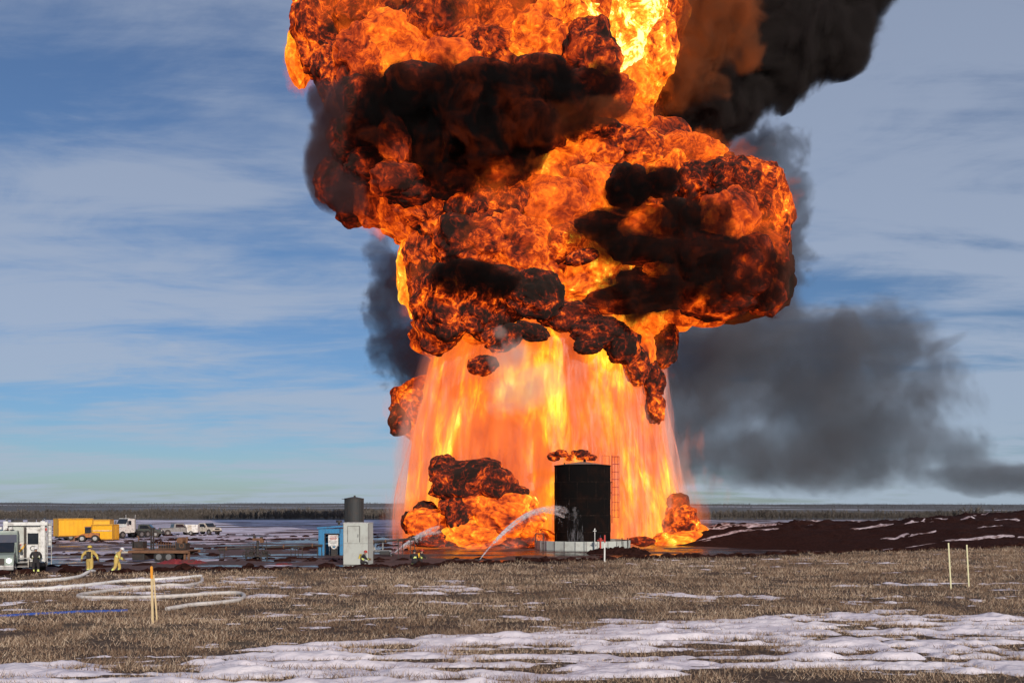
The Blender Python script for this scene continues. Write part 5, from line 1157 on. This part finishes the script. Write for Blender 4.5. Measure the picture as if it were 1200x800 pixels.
# ================================================================== PEOPLE
COATY = paint('tan_yellow_turnout', (0.60, 0.42, 0.12), 0.85, wear=0.35, scale=4)
COATK = paint('black_turnout', (0.018, 0.018, 0.022), 0.8, wear=0.3, scale=4)
BAND = paint('lime_reflective_band', (0.72, 0.80, 0.22), 0.4, wear=0.1)
SKIN = paint('skin', (0.45, 0.26, 0.18), 0.6, wear=0.1)
BOOT = paint('black_boot_rubber', (0.02, 0.018, 0.016), 0.6, wear=0.4)
GLOVE = paint('leather_glove', (0.20, 0.12, 0.06), 0.8, wear=0.3)
DARKP = paint('dark_harness', (0.035, 0.030, 0.028), 0.7, wear=0.3)
def person(loc, rz, label, J, coat, trousers, helmet, tank=None, hl=None, scale=1.0):
    """J: joint positions (x right, y forward, z up)"""
    r = empty('person', loc, rz, label, 'person'); r.scale = (scale,)*3
    rad = {'pel': .165, 'wai': .155, 'che': .185, 'nec': .062, 'hea': .095, 'top': .085, 'lsh': .105, 'rsh': .105, 'lel': .068, 'rel': .068, 'lwr': .050, 'rwr': .050, 'lha': .046, 'rha': .046,
           'lhi': .125, 'rhi': .125, 'lkn': .088, 'rkn': .088, 'lan': .070, 'ran': .070, 'lto': .050, 'rto': .050}
    E = [('pel', 'wai'), ('wai', 'che'), ('che', 'nec'), ('nec', 'hea'), ('hea', 'top'), ('che', 'lsh'), ('che', 'rsh'), ('lsh', 'lel'), ('rsh', 'rel'), ('lel', 'lwr'), ('rel', 'rwr'), ('lwr', 'lha'), ('rwr', 'rha'),
         ('pel', 'lhi'), ('pel', 'rhi'), ('lhi', 'lkn'), ('rhi', 'rkn'), ('lkn', 'lan'), ('rkn', 'ran'), ('lan', 'lto'), ('ran', 'rto')]
    if coat == COATY:
        for k_ in ('wai', 'che', 'lsh', 'rsh', 'lel', 'rel', 'lwr', 'rwr', 'lhi', 'rhi', 'lkn', 'rkn', 'lan', 'ran', 'pel'): rad[k_] *= 1.22
    P = {k: Vector(v) for k, v in J.items()}
    for s in 'lr':
        d_ = (P[s+'ha']-P[s+'wr']).normalized(); side = d_.cross(Vector((0, 1, 0.01))).normalized()
        for k, (o_, L_) in enumerate(((-0.034, 0.075), (-0.011, 0.088), (0.012, 0.084), (0.034, 0.066))):
            P[s+'f%d' % k] = P[s+'ha']+d_*0.035+side*o_; P[s+'g%d' % k] = P[s+'ha']+d_*(0.035+L_)+side*o_*1.15+Vector((0, 0.02, 0))
            rad[s+'f%d' % k] = 0.012; rad[s+'g%d' % k] = 0.009; E += [(s+'ha', s+'f%d' % k), (s+'f%d' % k, s+'g%d' % k)]
        P[s+'th'] = P[s+'wr'].lerp(P[s+'ha'], 0.6)+side*0.055+Vector((0, 0.03, 0))+d_*0.03; rad[s+'th'] = 0.012; E.append((s+'ha', s+'th'))
    keys = list(P); me = bpy.data.meshes.new('body'); me.from_pydata([P[k] for k in keys], [(keys.index(a_), keys.index(b_)) for a_, b_ in E], [])
    ob = bpy.data.objects.new('body', me); COL.objects.link(ob)
    sk = ob.modifiers.new('s', 'SKIN'); sk.branch_smoothing = 0.4
    for k, sv in zip(keys, me.skin_vertices[0].data): sv.radius = (rad[k], rad[k]); sv.use_root = (k == 'pel')
    ss_m = ob.modifiers.new('u', 'SUBSURF'); ss_m.levels = 1; ss_m.render_levels = 1
    dg = bpy.context.evaluated_depsgraph_get(); dg.update(); m2 = bpy.data.meshes.new_from_object(ob.evaluated_get(dg)); ob.modifiers.clear(); ob.data = m2; ob.parent = r
    m2.materials.clear()
    for mm in (coat, trousers, BOOT, GLOVE, SKIN, BAND): m2.materials.append(mm)
    segs = [(a_, b_) for a_, b_ in E]
    for f in m2.polygons:
        c_ = f.center; best = None
        for a_, b_ in segs:
            ab = P[b_]-P[a_]; t_ = max(0, min(1, (c_-P[a_]).dot(ab)/max(ab.length_squared, 1e-9))); d_ = (c_-P[a_]-ab*t_).length-0.6*(rad[a_]*(1-t_)+rad[b_]*t_)
            if best is None or d_ < best[0]: best = (d_, a_, b_, t_)
        _, a_, b_, t_ = best; mi = 0
        if b_[1:] in ('el', 'wr') and len(b_) == 3: mi = 5 if (b_[1:] == 'wr' and 0.62 < t_ < 0.88) else 0
        elif b_ in ('lha', 'rha') or len(b_) == 3 and b_[1] in 'fg' or b_[1:] == 'th': mi = 3
        elif b_ in ('hea', 'top'): mi = 4
        elif b_[1:] == 'kn': mi = 0 if t_ < 0.22 else (5 if t_ < 0.32 and coat == COATY else 1)
        elif b_[1:] == 'an': mi = 2 if t_ > 0.72 else (5 if 0.45 < t_ < 0.66 else 1)
        elif b_[1:] == 'to': mi = 2
        elif (a_, b_) == ('wai', 'che'): mi = 5 if 0.25 < t_ < 0.48 else 0
        f.material_index = mi; f.use_smooth = True
    H = P['hea']; up = (P['top']-P['hea']).normalized(); q_ = up.to_track_quat('Z', 'Y').to_matrix().to_4x4()
    def placed(mb_, name, mat):
        o_ = mb_.build(name, mat, r, True); o_.matrix_local = Matrix.Translation(H) @ q_; return o_
    hm = MB(); prof_h = [(0.150, 0.055), (0.155, 0.065), (0.128, 0.08), (0.122, 0.13), (0.10, 0.175), (0.05, 0.20), (0.005, 0.205)]
    for (r0, z0_), (r1, z1_) in zip(prof_h, prof_h[1:]): hm.cyl((0, 0, z0_), (0, 0, z1_+0.001), r0, r1, n=16, caps=False)
    hm.box((0, -0.17, 0.05), (0.2, 0.12, 0.012), rx=0.3)
    placed(hm, 'helmet', helmet)
    placed(MB().box((0, 0.125, 0.035), (0.17, 0.01, 0.05), bev=0.004), 'visor', DKGLASS)
    placed(MB().box((0, 0.098, -0.005), (0.022, 0.03, 0.035), bev=0.006), 'nose', SKIN)
    if tank is not None:
        C_ = P['che']; W_ = P['wai']; ax_ = (C_-W_).normalized(); bk = Vector((0, -1, 0)); bk = (bk-ax_*bk.dot(ax_)).normalized()
        tk2 = MB().cyl(W_+bk*0.23, C_+bk*0.25+ax_*0.06, 0.085, n=14).cyl(C_+bk*0.25+ax_*0.06, C_+bk*0.25+ax_*0.12, 0.07, 0.02, n=14).build('air_cylinder', tank, r, True)
        hp_ = MB(); 
        hp_.box((W_+C_)/2+bk*0.17, (0.26, 0.05, 0.42)).build('back_plate', DARKP, r)
        for s in (-0.1, 0.1): MB().tube([C_+bk*0.16+Vector((s, 0, 0)), C_+ax_*0.17+Vector((s, 0, 0)), C_-bk*0.19+Vector((s, 0, 0)), W_-bk*0.17+Vector((s, 0, 0))], 0.022, 6).build('strap', DARKP, r)
    if hl: pass
    return r
def pose(**kw):
    J = {'pel': (0, 0, .95), 'wai': (0, 0, 1.10), 'che': (0, 0, 1.33), 'nec': (0, 0.01, 1.50), 'hea': (0, 0.02, 1.60), 'top': (0, 0.02, 1.70),
         'lsh': (-.20, 0, 1.42), 'rsh': (.20, 0, 1.42), 'lel': (-.30, -.02, 1.15), 'rel': (.30, -.02, 1.15), 'lwr': (-.34, .08, .92), 'rwr': (.34, .08, .92), 'lha': (-.345, .11, .84), 'rha': (.345, .11, .84),
         'lhi': (-.10, 0, .88), 'rhi': (.10, 0, .88), 'lkn': (-.13, .03, .50), 'rkn': (.13, .03, .50), 'lan': (-.14, -.02, .10), 'ran': (.14, -.02, .10), 'lto': (-.16, .16, .045), 'rto': (.16, .16, .045)}
    J.update(kw); return J
def pg(px, py): p_ = gnd(px, py); return (p_.x, p_.y, PAD)
YH = paint('yellow_helmet', (0.62, 0.46, 0.06), 0.4, wear=0.2); WH = paint('white_helmet', (0.75, 0.74, 0.72), 0.35, wear=0.15); RH = paint('red_helmet', (0.45, 0.03, 0.02), 0.4, wear=0.2)
person(pg(105, 673.5), R(8), 'firefighter in tan yellow gear and yellow helmet with a dark air pack, walking away',
       pose(lel=(-.40, -.02, 1.20), lwr=(-.46, .02, .98), lha=(-.47, .04, .90), rel=(.40, -.02, 1.20), rwr=(.46, .04, .97), rha=(.47, .06, .89), lkn=(-.12, .14, .52), lan=(-.13, .10, .12), lto=(-.14, .27, .06), rkn=(.12, -.02, .50), ran=(.12, -.22, .14), rto=(.12, -.08, .05)), COATY, COATY, YH, DARKP, scale=1.05)
person(pg(136, 673.0), R(-62), 'firefighter in yellow gear and white helmet stepping right beside the end of the white hose',
       pose(wai=(0, .05, 1.08), che=(0, .17, 1.28), nec=(0, .25, 1.43), hea=(0, .31, 1.51), top=(0, .36, 1.60), lsh=(-.20, .18, 1.36), rsh=(.20, .18, 1.36), lel=(-.30, .20, 1.10), rel=(.32, .14, 1.10), lwr=(-.22, .40, .98), rwr=(.24, .36, .95), lha=(-.20, .47, .94), rha=(.22, .43, .90),
            lkn=(-.12, .22, .54), lan=(-.13, .16, .12), lto=(-.14, .33, .06), rkn=(.12, -.04, .50), ran=(.12, -.30, .16), rto=(.12, -.18, .05)), COATY, COATY, WH, None, scale=1.02)
person(pg(42, 673.5), R(25), 'person in black work clothes and white helmet standing at the rear of the fire engine',
       pose(lel=(-.31, .04, 1.15), rel=(.31, .04, 1.15), lwr=(-.20, .26, 1.05), rwr=(.20, .26, 1.05), lha=(-.14, .31, 1.06), rha=(.14, .31, 1.06)), COATK, COATK, WH, None)
kneel = dict(pel=(0, 0, .50), wai=(0, .06, .64), che=(0, .16, .86), nec=(0, .22, 1.02), hea=(0, .27, 1.11), top=(0, .30, 1.21), lsh=(-.20, .16, .95), rsh=(.20, .16, .95), lel=(-.26, .32, .74), rel=(.26, .30, .72), lwr=(-.14, .50, .70), rwr=(.16, .50, .66), lha=(-.10, .57, .70), rha=(.12, .57, .66),
             lhi=(-.10, .02, .46), rhi=(.10, 0, .44), lkn=(-.14, .42, .48), lan=(-.15, .36, .11), lto=(-.16, .53, .05), rkn=(.14, .20, .09), ran=(.15, -.24, .10), rto=(.15, -.36, .05))
person(pg(423.5, 666.5), R(-75), 'crouching firefighter in black gear and red helmet just in front of the pale grey cabinet', pose(**kneel), COATK, COATK, RH, YH)
person(pg(485.5, 665.5), R(5), 'left one of two crouching firefighters in black gear between cabinet and fire', pose(**kneel), COATK, COATK, paint('black_helmet', (0.03, 0.02, 0.02), 0.4), None)
person(pg(491.5, 665.0), R(-35), 'right one of two crouching firefighters, with a yellow air cylinder, between cabinet and fire', pose(**kneel), COATK, COATK, RH, YELLOW)
